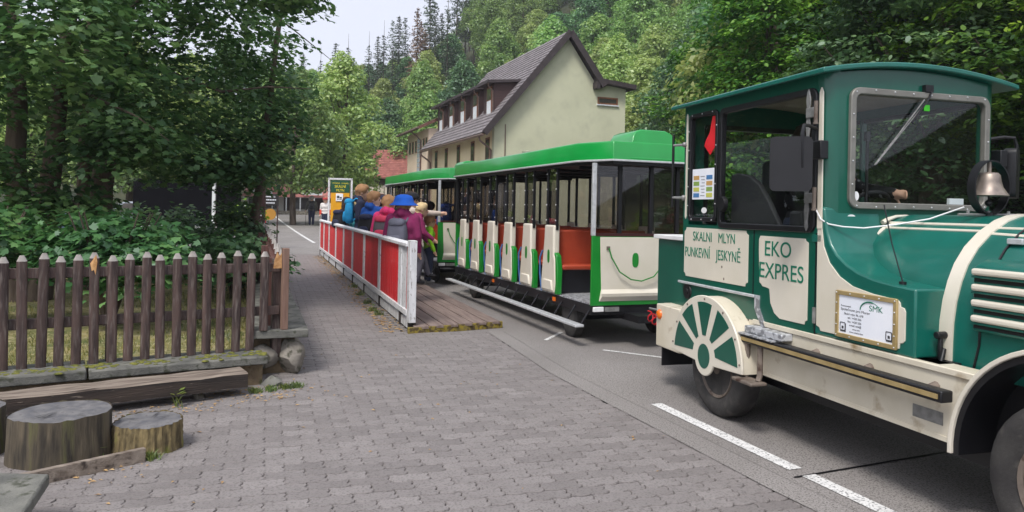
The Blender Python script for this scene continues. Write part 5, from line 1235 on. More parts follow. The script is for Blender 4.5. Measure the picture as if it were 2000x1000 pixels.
# prototypes (meshes shared by the copies)
FAR = []
for s in range(6):
    H = (12, 13.5, 11, 14, 12.5, 10)[s]; bl = tree_blobs(H - 1, 2.6, (3.6, 3.2, 4.0, 3.4, 3.8, 3.6)[s], 34, 100 + s, 1.55)
    FAR.append((bl, limb_tree('far_trunk', H, .26, bl, 50 + s), H))
FARM = {(s, k): blob_crown('far_crown', FAR[s][0], 215, .30, LM[k]) for s in range(6) for k in (('mid',), ('light',), ('dark',), ('mid',), ('light',), ('dark',))[s]}
FARM2 = {}
def far_crown(s, k):
    if (s, k) in FARM: return FARM[(s, k)]
    me = FARM[[q for q in FARM if q[0] == s][0]].copy(); me.materials[0] = LM[k]; FARM[(s, k)] = me; return me
NEAR = []
for s in range(4):
    H = (10.5, 11.5, 9.5, 12)[s]; bl = tree_blobs(H - .6, 1.3, (3.0, 3.3, 3.2, 3.0)[s], 46, 200 + s, 1.05)
    NEAR.append((sprays([(x, y, z, r, r, r * .8, 30, .45) for x, y, z, r in bl], 22, .15, LM['near'], 'near_crown', None, OVATE, .36), limb_tree('near_trunk', H, .24, bl, 70 + s, 18), H))
def near_crown(s, k):
    me = NEAR[s][0]
    if k == 'near': return me
    key = ('n', s, k)
    if key not in FARM: c = me.copy(); c.materials[0] = LM[k]; FARM[key] = c
    return FARM[key]
def fir_mesh(H, seed, m, sparse=1., bare=.12):
    rng = np.random.default_rng(seed); C, N_ = [], []
    z = H * bare
    while z < H - .15:
        t = (H - z) / H; L_ = (.20 * H * t ** .8 + .25) * rng.uniform(.75, 1.1)
        for a in rng.uniform(0, 6.28, int(7 * sparse + 2)):
            n = max(3, int(L_ * 7)); l = L_ * rng.uniform(.6, 1.1)
            for q in np.linspace(.15, 1, n):
                C.append((q * l * math.cos(a) + rng.normal() * .07, q * l * math.sin(a) + rng.normal() * .07, z - .42 * q * l + .22 * q * q * l + rng.normal() * .06)); N_.append((rng.normal() * .5, rng.normal() * .5, 1))
        z += .36 * rng.uniform(.8, 1.3)
    return leaf_mesh('fir_crown', np.array(C), np.array(N_), .46, np.array([(-.5, 0, 0), (0, -.17, -.05), (.5, 0, -.06), (0, .17, -.05)]), m, rng)
FIR = [fir_mesh(16, 1, LM['fir']), fir_mesh(14, 2, LM['fir'], .75, .2), fir_mesh(18, 3, LM['fir'], .6, .25)]
FIRD = [fir_mesh(16, 4, LM['dead'], .9, .1)]
b = MB(); b.cyl((0, 0, -1), (0, 0, 16), .17, .02, n=8); FIRT = b.mesh('fir_trunk', m_barkT, 60)
def plant(nm, label, x, y, crown, trunk, sc, group, z=None, rz=None):
    t = thing(nm, label, 'tree', (x, y, hill_z(x, y) - .05 if z is None else z), random.uniform(0, 6.28) if rz is None else rz, group)
    obj('trunk', trunk, t, sc=sc); obj('crown', crown, t, sc=sc)
    return t
LBL = {'mid': 'mid green leafy tree on the wooded hillside', 'light': 'light yellowish green leafy tree on the wooded hillside', 'dark': 'dark bluish green leafy tree on the wooded hillside'}
rr = random.Random(11); placed = []
HEROES = [(-11.6, 50, 3, 'light', .86), (-13.9, 47, 4, 'mid', .84),  (-13.6, 58, 1, 'dark', .95)]
for x, y, s, k, sc in HEROES:
    plant('leafy_tree', {'light': 'tall light green tree standing above the station sign', 'mid': 'mid green tree standing beside the road near the far shop row', 'dark': 'dark green tree standing between the sign and the red roofed house'}[k], x, y, far_crown(s, k), FAR[s][1], sc, 'trees along the far road'); placed.append((x, y))
for x, y, s, k, sc in ((-13.2, 76, 0, 'dark', 1.0), (-8.5, 73, 4, 'mid', 1.0), (-4.2, 70, 5, 'light', 1.1), (.8, 64, 1, 'mid', 1.0), (5.2, 60, 2, 'light', 1.0), (-10.6, 86, 3, 'mid', 1.0), (-5.5, 83, 0, 'dark', 1.1), (-.5, 79, 4, 'light', 1.0), (4.5, 74, 5, 'mid', 1.2), (9.4, 67, 3, 'light', 1.0), (-16.5, 84, 2, 'mid', 1.0), (-2.0, 91, 1, 'mid', 1.0), (3.5, 87, 2, 'light', 1.1), (9, 80, 0, 'mid', 1.1), (13.5, 72, 4, 'light', 1.0), (10.5, 56, 5, 'light', .9)):
    plant('leafy_tree', LBL[k], x, y, far_crown(s, k), FAR[s][1], sc, k + ' green trees of the hillside'); placed.append((x, y))
tries = 0; cnt = 0
while tries < 6000 and cnt < 135:
    tries += 1
    y = 22 + 118 * rr.random() ** 1.1; x = rr.uniform(-.36, .80) * y
    u = x * CT + y * ST; v = -x * ST + y * CT
    lx, ly = (x + .92) * math.cos(BA) + (y - 35) * math.sin(BA), -(x + .92) * math.sin(BA) + (y - 35) * math.cos(BA)
    if -6 < lx < 9.5 and -14 < ly < 23: continue
    if hill_z(x, y) - road_z(x, y) < .5: continue
    if u < 4 and v < 80: continue
    if u > 70: continue
    if any((x - a) ** 2 + (y - b_) ** 2 < (4.2 + y * .006) ** 2 for a, b_ in placed): continue
    s = rr.randrange(6); k = rr.choice(('mid', 'mid', 'light', 'light', 'dark')); sc_ = rr.uniform(.78, 1.12)
    top = 1.55 + y * float(np.interp(x / y, (-.30, -.20, -.15, -.10, -.06, -.02), (.185, .195, .205, .225, .27, .6)))     # the wooded skyline climbs to the right
    if hill_z(x, y) + FAR[s][2] * sc_ > top: sc_ = (top - hill_z(x, y)) / FAR[s][2]
    if sc_ < .5: continue
    placed.append((x, y)); cnt += 1
    plant('leafy_tree', LBL[k], x, y, far_crown(s, k), FAR[s][1], sc_, k + ' green trees of the hillside')
# conifers on the skyline: (lateral slope, distance, tip height)
for i, (sx_, D, tip, kind) in enumerate(((-.287, 112, 24.5, 0), (-.263, 108, 23.0, 1), (-.243, 104, 24.5, 0), (-.226, 108, 25.0, 1), (-.219, 106, 22.5, 0), (-.198, 104, 24.5, 1), (-.186, 108, 26.5, 0), (-.178, 104, 26.0, 1), (-.166, 100, 27.0, 2), (-.158, 104, 28.5, 0), (-.149, 100, 27.5, 2),
        (-.133, 96, 27.5, 'd'), (-.128, 99, 26.5, 'd'), (-.122, 97, 25.0, 'd'), (-.116, 102, 33.0, 0), (-.109, 98, 29.0, 2), (-.100, 100, 28.0, 0), (-.092, 96, 27.5, 1), (-.080, 112, 41, 2), (-.068, 116, 43, 2), (-.056, 112, 42, 2), (-.044, 116, 44, 1), (-.030, 112, 43, 2), (-.012, 114, 44, 2))):
    x, y = sx_ * D, D; z = hill_z(x, y); H = 16 if kind in (0, 'd') else (14 if kind == 1 else 18)
    if kind == 'd': me, lb, g = FIRD[0], 'reddish brown dead spruce on the skyline', 'dead spruces'
    else: me, lb, g = FIR[kind], ('dark slender spruce on the skyline above the hillside', 'small sparse spruce on the skyline above the hillside', 'tall sparse spruce with bare lower trunk on the skyline')[kind], 'spruces on the skyline'
    sc = max(.5, min(1.7, (tip - z) / H)); w_ = sc * .85
    plant('spruce_tree', lb, x, y, me, FIRT, (w_, w_, sc), g, z=tip - H * sc)
# the leafy wall close behind the train
NR = [(7.5, 24.5, 0, 'near', .95), (8.3, 22.5, 1, 'dark', 1.0), (6.9, 19.2, 2, 'near', .95), (9.6, 18.4, 3, 'lime', .95), (8.6, 15.4, 0, 'dark', .95), (11.8, 17.2, 1, 'near', 1.0), (10.2, 13.6, 2, 'near', .95), (12.2, 14.6, 3, 'dark', 1.0), (10.9, 10.9, 1, 'lime', .9), (13.6, 11.6, 0, 'near', 1.0), (8.4, 27.6, 2, 'dark', 1.0), (12.6, 21.5, 2, 'dark', 1.1), (16, 18, 3, 'dark', 1.1), (9.9, 25.0, 0, 'lime', 1.1)]
NL = {'near': 'mid green leafy tree growing close behind the train', 'dark': 'deep green leafy tree growing close behind the train', 'lime': 'bright yellow green leafy tree growing close behind the train'}
for x, y, s, k, sc in NR:
    plant('leafy_tree', NL[k], x, y, near_crown(s, k), NEAR[s][1], sc, k + ' trees behind the train')
# hedge growth along the far side of the road
for i in range(14):
    t = i / 13; x, y = 3.2 + 4.6 * (1 - t) + random.uniform(-.3, .3), 12.5 + 11.5 * t; s = i % 4
    tt = thing('hedge_bush', 'leafy bush in the hedge along the far side of the road', 'bush', (x + .9, y, .0), random.uniform(0, 6), 'hedge bushes behind the train')
    obj('foliage', near_crown(s, ('near', 'lime', 'dark')[i % 3]), tt, (0, 0, -.25), sc=(.22, .22, .17))
# trees beyond the car park on the left
for i, (x, y, s, k, sc) in enumerate(((-19.8, 45, 0, 'light', .9), (-22.5, 40, 1, 'mid', .9), (-26, 40, 2, 'light', .95), (-32, 40, 3, 'mid', 1.), (-27, 52, 4, 'light', 1.1), (-35, 52, 5, 'mid', 1.1), (-41, 46, 1, 'light', 1.), (-25, 49, 2, 'mid', 1.), (-33, 30, 0, 'mid', .9), (-38, 36, 4, 'light', 1.), (-24, 62, 3, 'dark', 1.1), (-31, 66, 0, 'light', 1.1))):
    plant('leafy_tree', {'light': 'light green tree beyond the parked cars', 'mid': 'mid green tree beyond the parked cars', 'dark': 'dark green tree beyond the parked cars'}[k], x, y, far_crown(s, k), FAR[s][1], sc, k + ' trees beyond the car park')

# ---- the big maple behind the picket fence: stems, boughs, layered sprays of lobed leaves
mp = thing('maple_tree', 'big multi-stemmed maple spreading over the picket fence', 'tree', (-6.6, 10.4, .15))
def at_maple(x, y, z): return (x + 6.6, y - 10.4, z - .15)
stems = [((-6.6, 10.0), .17, (-7.0, 10.2, 5.5)), ((-6.42, 10.05), .16, (-6.3, 10.6, 6.2)), ((-6.65, 11.4), .15, (-6.5, 11.5, 6.5)), ((-6.35, 11.2), .19, (-5.8, 11.3, 7.0)), ((-4.75, 13.3), .10, (-4.3, 13.4, 5.0))]
for (x, y), r, tp in stems:
    b = MB(); p0, p1 = Vector((x, y, 0)), Vector(tp); k = 8
    pts = [p0.lerp(p1, i / k) + Vector((random.uniform(-.04, .04), random.uniform(-.04, .04), 0)) for i in range(k + 1)]
    b.tube([at_maple(*p) for p in pts], [r * 1.25] + [r * (1 - .6 * i / k) for i in range(1, k + 1)], 12); b.build('stem', m_barkT, mp, smooth=60)
boughs = [((-5.9, 11.2, 3.6), (-4.6, 11.6, 3.3), (-3.4, 12.4, 3.5)), ((-6.0, 11.3, 4.4), (-4.8, 10.4, 4.7), (-3.5, 9.6, 4.75)), ((-6.3, 10.5, 3.0), (-5.2, 9.4, 2.8), (-4.2, 9.0, 2.3)), ((-6.9, 10.1, 3.2), (-6.0, 8.2, 3.4), (-4.8, 7.2, 3.2)), ((-5.8, 11.3, 5.2), (-4.8, 13.0, 5.2), (-3.6, 14.5, 4.4)), ((-6.5, 10.3, 1.5), (-5.6, 9.3, 1.6), (-4.9, 8.6, 1.2)), ((-6.5, 10.2, 1.35), (-6.0, 9.2, 1.0), (-5.6, 8.5, .8)), ((-4.6, 13.35, 2.2), (-4.1, 13.2, 2.9), (-3.6, 13.0, 2.8)), ((-6.8, 10.1, 4.6), (-7.8, 9.0, 4.5), (-8.2, 8.0, 4.0))]
for P in boughs:
    b = MB(); b.tube([at_maple(*Vector(P[0])), at_maple(*(Vector(P[0]).lerp(Vector(P[1]), .5) + Vector((0, 0, .08)))), at_maple(*P[1]), at_maple(*(Vector(P[1]).lerp(Vector(P[2]), .5) + Vector((0, 0, .06)))), at_maple(*P[2])], [.035, .03, .022, .014, .005], 7); b.build('bough', m_barkT, mp, smooth=60)
REG = [(-6.6, 11.2, 5.7, 3.4, 3.2, 1.6, 270, .2), (-4.9, 11.9, 4.9, 1.5, 2.4, 1.5, 300, .15), (-4.5, 13.2, 3.3, .85, 1.5, 1.25, 230, .15), (-5.6, 10.6, 3.3, 1.5, 1.3, .9, 190, .15),
       (-4.65, 7.5, 3.45, .8, .9, .85, 120, .1), (-3.15, 9.5, 4.5, .62, .8, .38, 110, .1), (-7.6, 9.6, 3.0, 1.6, 1.6, 1.2, 150, .15), (-5.3, 12.2, 2.5, 1.3, 1.2, .7, 130, .15), (-4.9, 9.6, 4.7, 1.4, 1.4, .9, 140, .1), (-6.2, 8.6, 4.6, 1.8, 1.4, .8, 150, .1), (-4.6, 12.4, 2.15, .6, .9, .45, 50, .1), (-5.0, 9.5, 2.35, .9, .7, .55, 85, .1), (-6.3, 8.9, 1.9, .55, .5, .35, 36, .1), (-5.6, 9.2, 1.45, .8, .5, .4, 50, .1), (-6.1, 8.4, 3.2, .9, .8, .7, 80, .1)]
obj('crown', sprays([(a, b_, c, d, e, f, int(n * (.42 if c > 5.2 else (.6 if c > 2.6 else .8))), s_) for a, b_, c, d, e, f, n, s_ in REG], 30, .112, LM['maple'], 'maple_crown', lambda c: (c[0] + 6.6, c[1] - 10.4, c[2] - .15)), mp)
def bush(label, regs, m, per=30, ls=.105, nm='maple_bush'):
    c = regs[0]; t = thing(nm, label, 'bush', (c[0], c[1], .15)); obj('foliage', sprays(regs, per, ls, m, 'bush_leaves', lambda p: (p[0] - c[0], p[1] - c[1], p[2] - .15), rad=.3), t)
    for i in range(7):
        a = random.uniform(0, 6.28); b = MB(); e = (.7 * c[3] * math.cos(a), .7 * c[4] * math.sin(a), c[2] + .2); b.tube([(0, 0, -.05), (e[0] * .4, e[1] * .4, e[2] * .5), e], [.025, .018, .006], 6); b.build('branch', m_barkT, t)
    return t
bush('bright green maple bush right behind the picket fence', [(-4.35, 8.0, 1.08, .75, .6, .42, 75, .3), (-3.95, 7.9, .98, .5, .5, .35, 36, .3)], LM['maple'])
bush('leafy bush beside the maple trunks behind the left end of the picket fence', [(-5.7, 7.9, 1.12, .7, .6, .45, 66, .3)], LM['maple'])
bush('dark low bush growing in the shade in front of the box trailer', [(-6.5, 13.4, .8, 1.5, .9, .75, 130, .3)], LM['dark'])
bush('dark leafy shrub beside the timber post', [(-4.95, 13.2, .95, .55, .6, .75, 80, .3)], LM['dark'])
bush('small leafy shrub overhanging the end of the footpath fence', [(-6.75, 18.8, 1.15, .35, .5, .4, 26, .3)], LM['lime'])
bush('low shrub in the shade of the maple beside its stems', [(-8.3, 11.2, .9, 1.2, .9, .8, 90, .3)], LM['dark'])
bush('dark shrub between the maple bush and the side fence', [(-4.1, 10.9, .75, .8, .7, .42, 60, .3)], LM['dark'])
# ------------------------------------------------------------------ people
SKIN = mat('skin', lin(206, 160, 136), lin(216, 172, 148), rough=.55, scale=10)
def cloth(nm, c, k=.82): return mat('cloth_' + nm, tuple(x * k for x in lin(*c)), lin(*c), rough=.9, scale=9, bump=.35, bscale=26)
def capsule(b, p, r0, q, r1, n=10):
    p, q = Vector(p), Vector(q); d = q - p; L_ = d.length
    if L_ < 1e-6: b.ball(p, r0, 8); return
    d /= L_; a = d.orthogonal().normalized(); c = d.cross(a); vs = []; ringp = []
    for t in range(5): ringp.append((p - d * (r0 * math.cos(math.pi / 2 * t / 4)), r0 * max(.02, math.sin(math.pi / 2 * t / 4))))
    for t in range(4, -1, -1): ringp.append((q + d * (r1 * math.cos(math.pi / 2 * t / 4)), r1 * max(.02, math.sin(math.pi / 2 * t / 4))))
    for ce, r in ringp:
        for i in range(n): an = 2 * math.pi * i / n; vs.append(ce + a * (r * math.cos(an)) + c * (r * math.sin(an)))
    k = len(ringp)
    b.add(vs, [(i * n + j, i * n + (j + 1) % n, (i + 1) * n + (j + 1) % n, (i + 1) * n + j) for i in range(k - 1) for j in range(n)] + [tuple(range(n))[::-1], tuple(range((k - 1) * n, k * n))])
def person(label, loc, yaw, h, top, legs, hair, shoes, pose=None, hood=None, sleeve=None, headturn=0., hs=1.08, voxel=.016, long_hair=False, hat=None, group=None, vest=None, bulk=1.):
    """one continuous body grown over a jointed skeleton (fractions of the height), coloured by garment; +y is forward"""
    J = dict(hipL=(-.05, 0, .50), hipR=(.05, 0, .50), kneeL=(-.055, .015, .275), kneeR=(.055, .015, .275), ankL=(-.055, -.01, .055), ankR=(.055, -.01, .055),
             shL=(-.115, 0, .785), shR=(.115, 0, .785), elL=(-.15, -.015, .63), elR=(.15, -.015, .63), wrL=(-.145, .05, .49), wrR=(.145, .05, .49), pel=(0, 0, .53), chest=(0, 0, .72), neck=(0, 0, .82), head=(0, .012, .905))
    if pose: J.update(pose)
    J = {k: Vector(v) * h for k, v in J.items()}; P = []
    def cap(lab, p, r0, q, r1): P.append((lab, Vector(p), r0 * h, Vector(q), r1 * h))
    up = (J['neck'] - J['pel']).normalized(); ax = (J['shR'] - J['shL']).normalized()
    cap('legs', J['hipL'], .072, J['hipR'], .072)
    bel = J['pel'].lerp(J['chest'], .45); w_ = bulk
    cap('top', J['pel'] - ax * .035 * h, .074 * w_, J['pel'] + ax * .035 * h, .074 * w_)
    cap('top', bel - ax * .04 * h, .078 * w_, bel + ax * .04 * h, .078 * w_)
    cap('top', J['chest'] - ax * .055 * h, .085 * w_, J['chest'] + ax * .055 * h, .085 * w_)
    cap('top', J['shL'].lerp(J['shR'], .12), .052, J['shL'].lerp(J['shR'], .88), .052)
    cap('skin', J['neck'] - up * .03 * h, .038, J['head'], .036)
    hd = J['head']; f = Vector((math.sin(-headturn), math.cos(headturn), 0)); sd_ = Vector((f.y, -f.x, 0)); H_ = h * hs
    def hc(lab, o, r, o2=None, r2=None):
        p = hd + (sd_ * o[0] + f * o[1] + Vector((0, 0, o[2]))) * H_; o2 = o2 or o; q = hd + (sd_ * o2[0] + f * o2[1] + Vector((0, 0, o2[2]))) * H_
        P.append((lab, p, r * H_, q, (r2 or r) * H_))
    hc('skin', (0, .008, -.005), .056, (0, .0, .035), .060); hc('skin', (0, .028, -.035), .036); hc('skin', (0, .066, .0), .010, (0, .074, -.010), .011)
    hc('skin', (0, .050, -.03), .016); hc('skin', (-.060, 0, .0), .014); hc('skin', (.060, 0, .0), .014)
    hc('hair', (0, -.010, .042), .063); hc('hair', (0, -.028, .01), .054); hc('hair', (-.03, .0, .035), .05, (.03, .0, .035), .05); hc('hair', (0, .030, .060), .038)
    hr_ = random.Random(label)
    for _ in range(30):
        v = Vector((hr_.gauss(0, 1), hr_.gauss(-.5, .8), hr_.gauss(.6, .8))).normalized(); hc('hair', tuple(v * .060 + Vector((0, -.012, .028))), hr_.uniform(.009, .02))
    if long_hair: hc('hair', (0, -.045, -.02), .046, (0, -.055, -.09), .036)
    if hood: hc('hood', (-.04, -.03, -.065), .040, (.04, -.03, -.065), .040); hc('hood', (0, -.055, -.055), .045)
    if hood == 'up': hc('hood', (0, -.022, .04), .070); hc('hood', (0, -.035, -.01), .066); hc('hood', (0, -.02, -.06), .06)
    for s in 'LR':
        cap('legs', J['hip' + s], .070, J['knee' + s], .050); cap('legs', J['knee' + s], .050, J['ank' + s], .038)
        a = J['ank' + s]; cap('shoe', a + Vector((0, -.012, -.028)) * h, .027, a + Vector((0, .085, -.034)) * h, .023)
        cap('top', J['sh' + s], .047 * w_, J['el' + s], .038 * w_); cap('sleeve', J['el' + s], .037 * w_, J['wr' + s], .027)
        d = (J['wr' + s] - J['el' + s]).normalized(); wr = J['wr' + s]; n1 = d.orthogonal().normalized(); n1 = (Vector((0, 0, 1)) - d * d.z).normalized() if abs(d.z) < .8 else (Vector((0, 1, 0)) - d * d.y).normalized()
        pc = wr + d * .04 * h; n2 = d.cross(n1)
        cap('skin', wr, .019, wr + d * .045 * h, .021)
        for i, (o_, ln) in enumerate(((-1.5, .036), (-.5, .043), (.5, .041), (1.5, .032))):
            b0 = wr + d * .05 * h + n1 * (o_ * .0115 * h); m0 = b0 + (d + n2 * .25) * ln * .55 * h; cap('skin', b0, .0065, m0, .006); cap('skin', m0, .006, m0 + (d * .8 + n2 * .6) * ln * .5 * h, .0052)
        t0 = wr + d * .015 * h - n1 * .018 * h; cap('skin', t0, .008, t0 + (d * .7 - n1 * .6) * .04 * h, .0065)
    b = MB()
    for _, p, r0, q, r1 in P: capsule(b, p, r0, q, r1)
    me = b.mesh('body', SKIN, None, False); tmp = bpy.data.objects.new('body', me); COL.objects.link(tmp)
    r_ = tmp.modifiers.new('r', 'REMESH'); r_.mode = 'VOXEL'; r_.voxel_size = voxel; s_ = tmp.modifiers.new('s', 'SMOOTH'); s_.factor = .5; s_.iterations = 3
    bpy.context.view_layer.update()
    body = bpy.data.meshes.new_from_object(tmp.evaluated_get(bpy.context.evaluated_depsgraph_get())); bpy.data.objects.remove(tmp)
    labs = ['skin', 'top', 'legs', 'hair', 'shoe', 'sleeve', 'hood']; mats_ = [SKIN, top, legs, hair, shoes, sleeve or top, top]
    body.materials.clear()
    for m_ in mats_: body.materials.append(m_)
    n = len(body.polygons); ce = np.zeros(n * 3); body.polygons.foreach_get('center', ce); ce = ce.reshape(-1, 3)
    best = np.full(n, 1e9); mi = np.zeros(n, np.int32)
    for lab, p, r0, q, r1 in P:
        p_, d_ = np.array(p), np.array(q - p); L2 = float(d_ @ d_)
        t = np.clip(((ce - p_) @ d_) / L2, 0, 1) if L2 > 1e-9 else np.zeros(n)
        D_ = np.linalg.norm(ce - p_ - t[:, None] * d_, axis=1) - (r0 + (r1 - r0) * t) - (.004 if lab in ('top', 'hood', 'hair') else 0)
        k = D_ < best; best[k] = D_[k]; mi[k] = labs.index(lab)
    body.polygons.foreach_set('material_index', mi); body.polygons.foreach_set('use_smooth', [True] * n); body.update()
    t = thing('person', label, 'person', loc, yaw, group); o = obj('body', body, t)
    for s in (-1, 1):
        e = hd + (sd_ * (s * .022) + f * .056 + Vector((0, 0, .006))) * H_; b = MB(); b.ball(e, .0085 * H_ / 1.1, 6); b.build('eye', m_ink, t)
    if hat:
        c = hd + Vector((0, 0, .035)) * H_; b = MB(); r = .081 * H_
        if hat[0] == 'bucket': b.lathe([(-.028 * H_, r * 1.55), (-.024 * H_, r * 1.56), (.0, r * 1.12), (.028 * H_, r * 1.02), (.055 * H_, r * .85), (.068 * H_, r * .4), (.070 * H_, .001)], c, 'z', 24)
        else:
            b.lathe([(-.012 * H_, r * 1.03), (.0, r * 1.06), (.03 * H_, r * .95), (.05 * H_, r * .65), (.058 * H_, .001)], c, 'z', 22)
            if hat[0] == 'cap': b.ball(c + f * r * 1.15 + Vector((0, 0, -.008)) * H_, r * .62, 8, 0, (1, 1, .12))
        b.build('hat', hat[1], t, smooth=60)
    return t
def backpack(label, loc, yaw, w_, hh, d, m1, m2, tilt=0., pocket=True):
    """bag that sits on a back; -y is the outer side"""
    t = thing('backpack', label, 'backpack', loc, yaw)
    def pod(x0, x1, y0, y1, z0, z1, m, nm, e=.32):
        b = MB(); N = 10; vs = []
        b.ball((0, 0, 0), 1, 10); 
        def sp(v): return math.copysign(abs(v) ** e, v)
        L = [(sp(x), sp(y), sp(z)) for x, y, z in b.v]
        b.v = [((x0 + x1) / 2 + x * (x1 - x0) / 2 * (1 - .12 * max(0, z)), (y0 + y1) / 2 + y * (y1 - y0) / 2 * (1 - .25 * max(0, z)), (z0 + z1) / 2 + z * (z1 - z0) / 2) for x, y, z in L]
        o = b.build(nm, m, t, smooth=60); o.rotation_euler = (tilt, 0, 0); return o
    pod(-w_ / 2, w_ / 2, -d, 0, 0, hh, m1, 'bag', .5)
    if pocket: pod(-w_ * .36, w_ * .36, -d * 1.22, -d * .7, hh * .08, hh * .52, m2, 'front_pocket', .5); pod(-w_ * .42, w_ * .42, -d * 1.04, -d * .1, hh * .80, hh * 1.06, m2, 'lid', .55)
    for s in (-1, 1):
        b = MB(); x = s * w_ * .33; b.tube([(x, -.03, hh * .93), (x * 1.1, .05, hh * 1.06), (x * 1.15, .16, hh * 1.0), (x * 1.25, .22, hh * .72), (x * 1.35, .15, hh * .35), (x * 1.2, .0, hh * .14)], .018, 6); b.build('strap', m2, t, smooth=60)
    return t
hairB, hairD, hairL, hairG = cloth('brown_hair', (160, 120, 84)), cloth('dark_hair', (52, 38, 34)), cloth('blond_hair', (214, 188, 142)), cloth('grey_hair', (150, 146, 140))
navy, blackc, pink, purp, bluej, creamc, greyt = cloth('navy', (36, 40, 66)), cloth('black', (26, 26, 32)), cloth('pink', (206, 52, 110)), cloth('purple', (140, 40, 92)), cloth('blue', (28, 84, 170)), cloth('cream', (206, 190, 178)), cloth('grey_trousers', (92, 90, 102))
shoeg, denim, olive = cloth('shoe_grey', (150, 150, 150)), cloth('denim', (52, 60, 84)), cloth('olive', (84, 84, 78))
lblue, greyp, dblue, hatb = cloth('light_blue_nylon', (40, 158, 214)), cloth('grey_nylon', (108, 108, 122)), cloth('blue_nylon', (34, 60, 128)), cloth('hat_blue', (22, 92, 196))
PZ = .096
def back_of(x, y, yaw, dist, z): return (x + math.sin(yaw) * dist, y - math.cos(yaw) * dist, z)
# boy in navy jacket, looking towards the train
x, y = -3.33, 16.3; yw = R(-84)
person('child in navy hooded jacket wearing a light blue backpack, looking towards the train', (x, y, PZ), yw, 1.92, navy, denim, hairB, shoeg, hood=True)
backpack('light blue backpack on the child in the navy jacket', back_of(x, y, yw, .15, PZ + 1.07), yw, .40, .52, .2, lblue, lblue)
x, y = -4.17, 18.6; yw = R(-40)
person('dark haired child in dark jacket at the far end of the boarding group', (x, y, PZ), yw, 1.66, blackc, denim, hairD, shoeg, long_hair=True)
backpack('black backpack on the dark haired child at the end of the group', back_of(x, y, yw, .13, PZ + .88), yw, .36, .45, .2, blackc, navy)
x, y = -2.72, 14.5; yw = R(-25)
person('brown haired child in blue and black jacket between the navy and pink jackets', (x, y, PZ), yw, 1.74, bluej, denim, hairB, shoeg, sleeve=blackc, hood=True, headturn=R(-62))
backpack('black backpack on the child in the blue jacket', back_of(x, y, yw, .13, PZ + .84), yw, .32, .44, .19, blackc, navy)
x, y = -2.77, 15.7; yw = R(-50)
person('child in navy knitted cap standing behind the blue jacket', (x, y, PZ), yw, 1.70, navy, denim, hairD, shoeg, hat=('beanie', navy))
x, y = -2.11, 12.6; yw = R(-15)
person('fair haired child in pink jacket with a black and pink backpack', (x, y, PZ), yw, 1.64, pink, denim, hairB, shoeg, hood=True, bulk=1.12)
backpack('black and pink backpack on the child in the pink jacket', back_of(x, y, yw, .13, PZ + .84), yw, .30, .44, .19, mat('cloth_darkgrey_nylon', lin(66, 60, 66), lin(84, 78, 84), rough=.8, scale=8), cloth('pink_trim', (190, 54, 84)))
x, y = -1.65, 11.2; yw = R(-12)
person('child in purple jacket and blue bucket hat with a grey backpack', (x, y, PZ), yw, 1.62, purp, blackc, hairB, shoeg, hat=('bucket', hatb), hood=True, bulk=1.16)
backpack('grey backpack on the child in the blue bucket hat', back_of(x, y, yw, .13, PZ + .80), yw, .30, .46, .2, greyp, greyp)
x, y = -1.80, 13.9; yw = R(-80)
person('blond child in purple jacket and grey trousers stepping up into the farther trailer', (x, y, .13), yw, 1.50, purp, greyt, hairL, blackc, hood=True, pose=dict(kneeL=(-.05, .10, .30), ankL=(-.05, .16, .12), kneeR=(.05, .07, .27), ankR=(.05, .02, .045), chest=(0, .03, .72), neck=(0, .05, .82), head=(0, .07, .905), shL=(-.11, .04, .785), shR=(.11, .04, .785), elR=(.13, .09, .64), wrR=(.11, .20, .56), elL=(-.13, .05, .63), wrL=(-.12, .15, .52)), bulk=1.05)
x, y = -1.98, 14.3; yw = R(-86)
person('helper in dark cap reaching a pale sleeved arm towards the farther trailer', (x, y, PZ), yw, 1.74, creamc, blackc, hairD, shoeg, hat=('cap', blackc), voxel=.012, pose=dict(shR=(.11, .03, .79), elR=(.10, .18, .775), wrR=(.06, .325, .775)))
person('small child in a lime green safety vest between the helper and the farther trailer', (-1.60, 14.3, PZ), R(-70), 1.30, cloth('lime_vest', (150, 220, 40)), denim, hairB, shoeg, hs=1.2)
x, y = -3.02, 17.2; yw = R(-60)
person('child with a red hood standing behind the light blue backpack', (x, y, PZ), yw, 1.72, cloth('red_hood', (170, 40, 44)), denim, hairD, shoeg, hood='up')
x, y = -3.72, 18.0; yw = R(-30)
person('child in teal jacket standing beside the dark haired child', (x, y, PZ), yw, 1.68, cloth('teal', (30, 110, 120)), denim, hairL, shoeg, hood=True)
# rider getting into the farther trailer
x, y = -1.46 + .42 * math.cos(R(20)) - .42 * math.sin(R(20)), 14.65 + .42 * math.sin(R(20)) + .42 * math.cos(R(20)); yw = R(-100)
person('rider in dark clothes with a blue backpack climbing into the farther trailer', (x, y, .49), yw, 1.5, blackc, blackc, hairD, blackc, pose=dict(chest=(0, .10, .70), neck=(0, .15, .78), head=(0, .18, .86), shL=(-.11, .12, .75), shR=(.11, .12, .75), elL=(-.14, .14, .60), elR=(.14, .14, .60), wrL=(-.13, .24, .52), wrR=(.13, .24, .52)))
backpack('blue backpack on the rider climbing into the farther trailer', (x - .07, y - .12, .49 + .66), R(-60), .36, .46, .2, dblue, dblue)
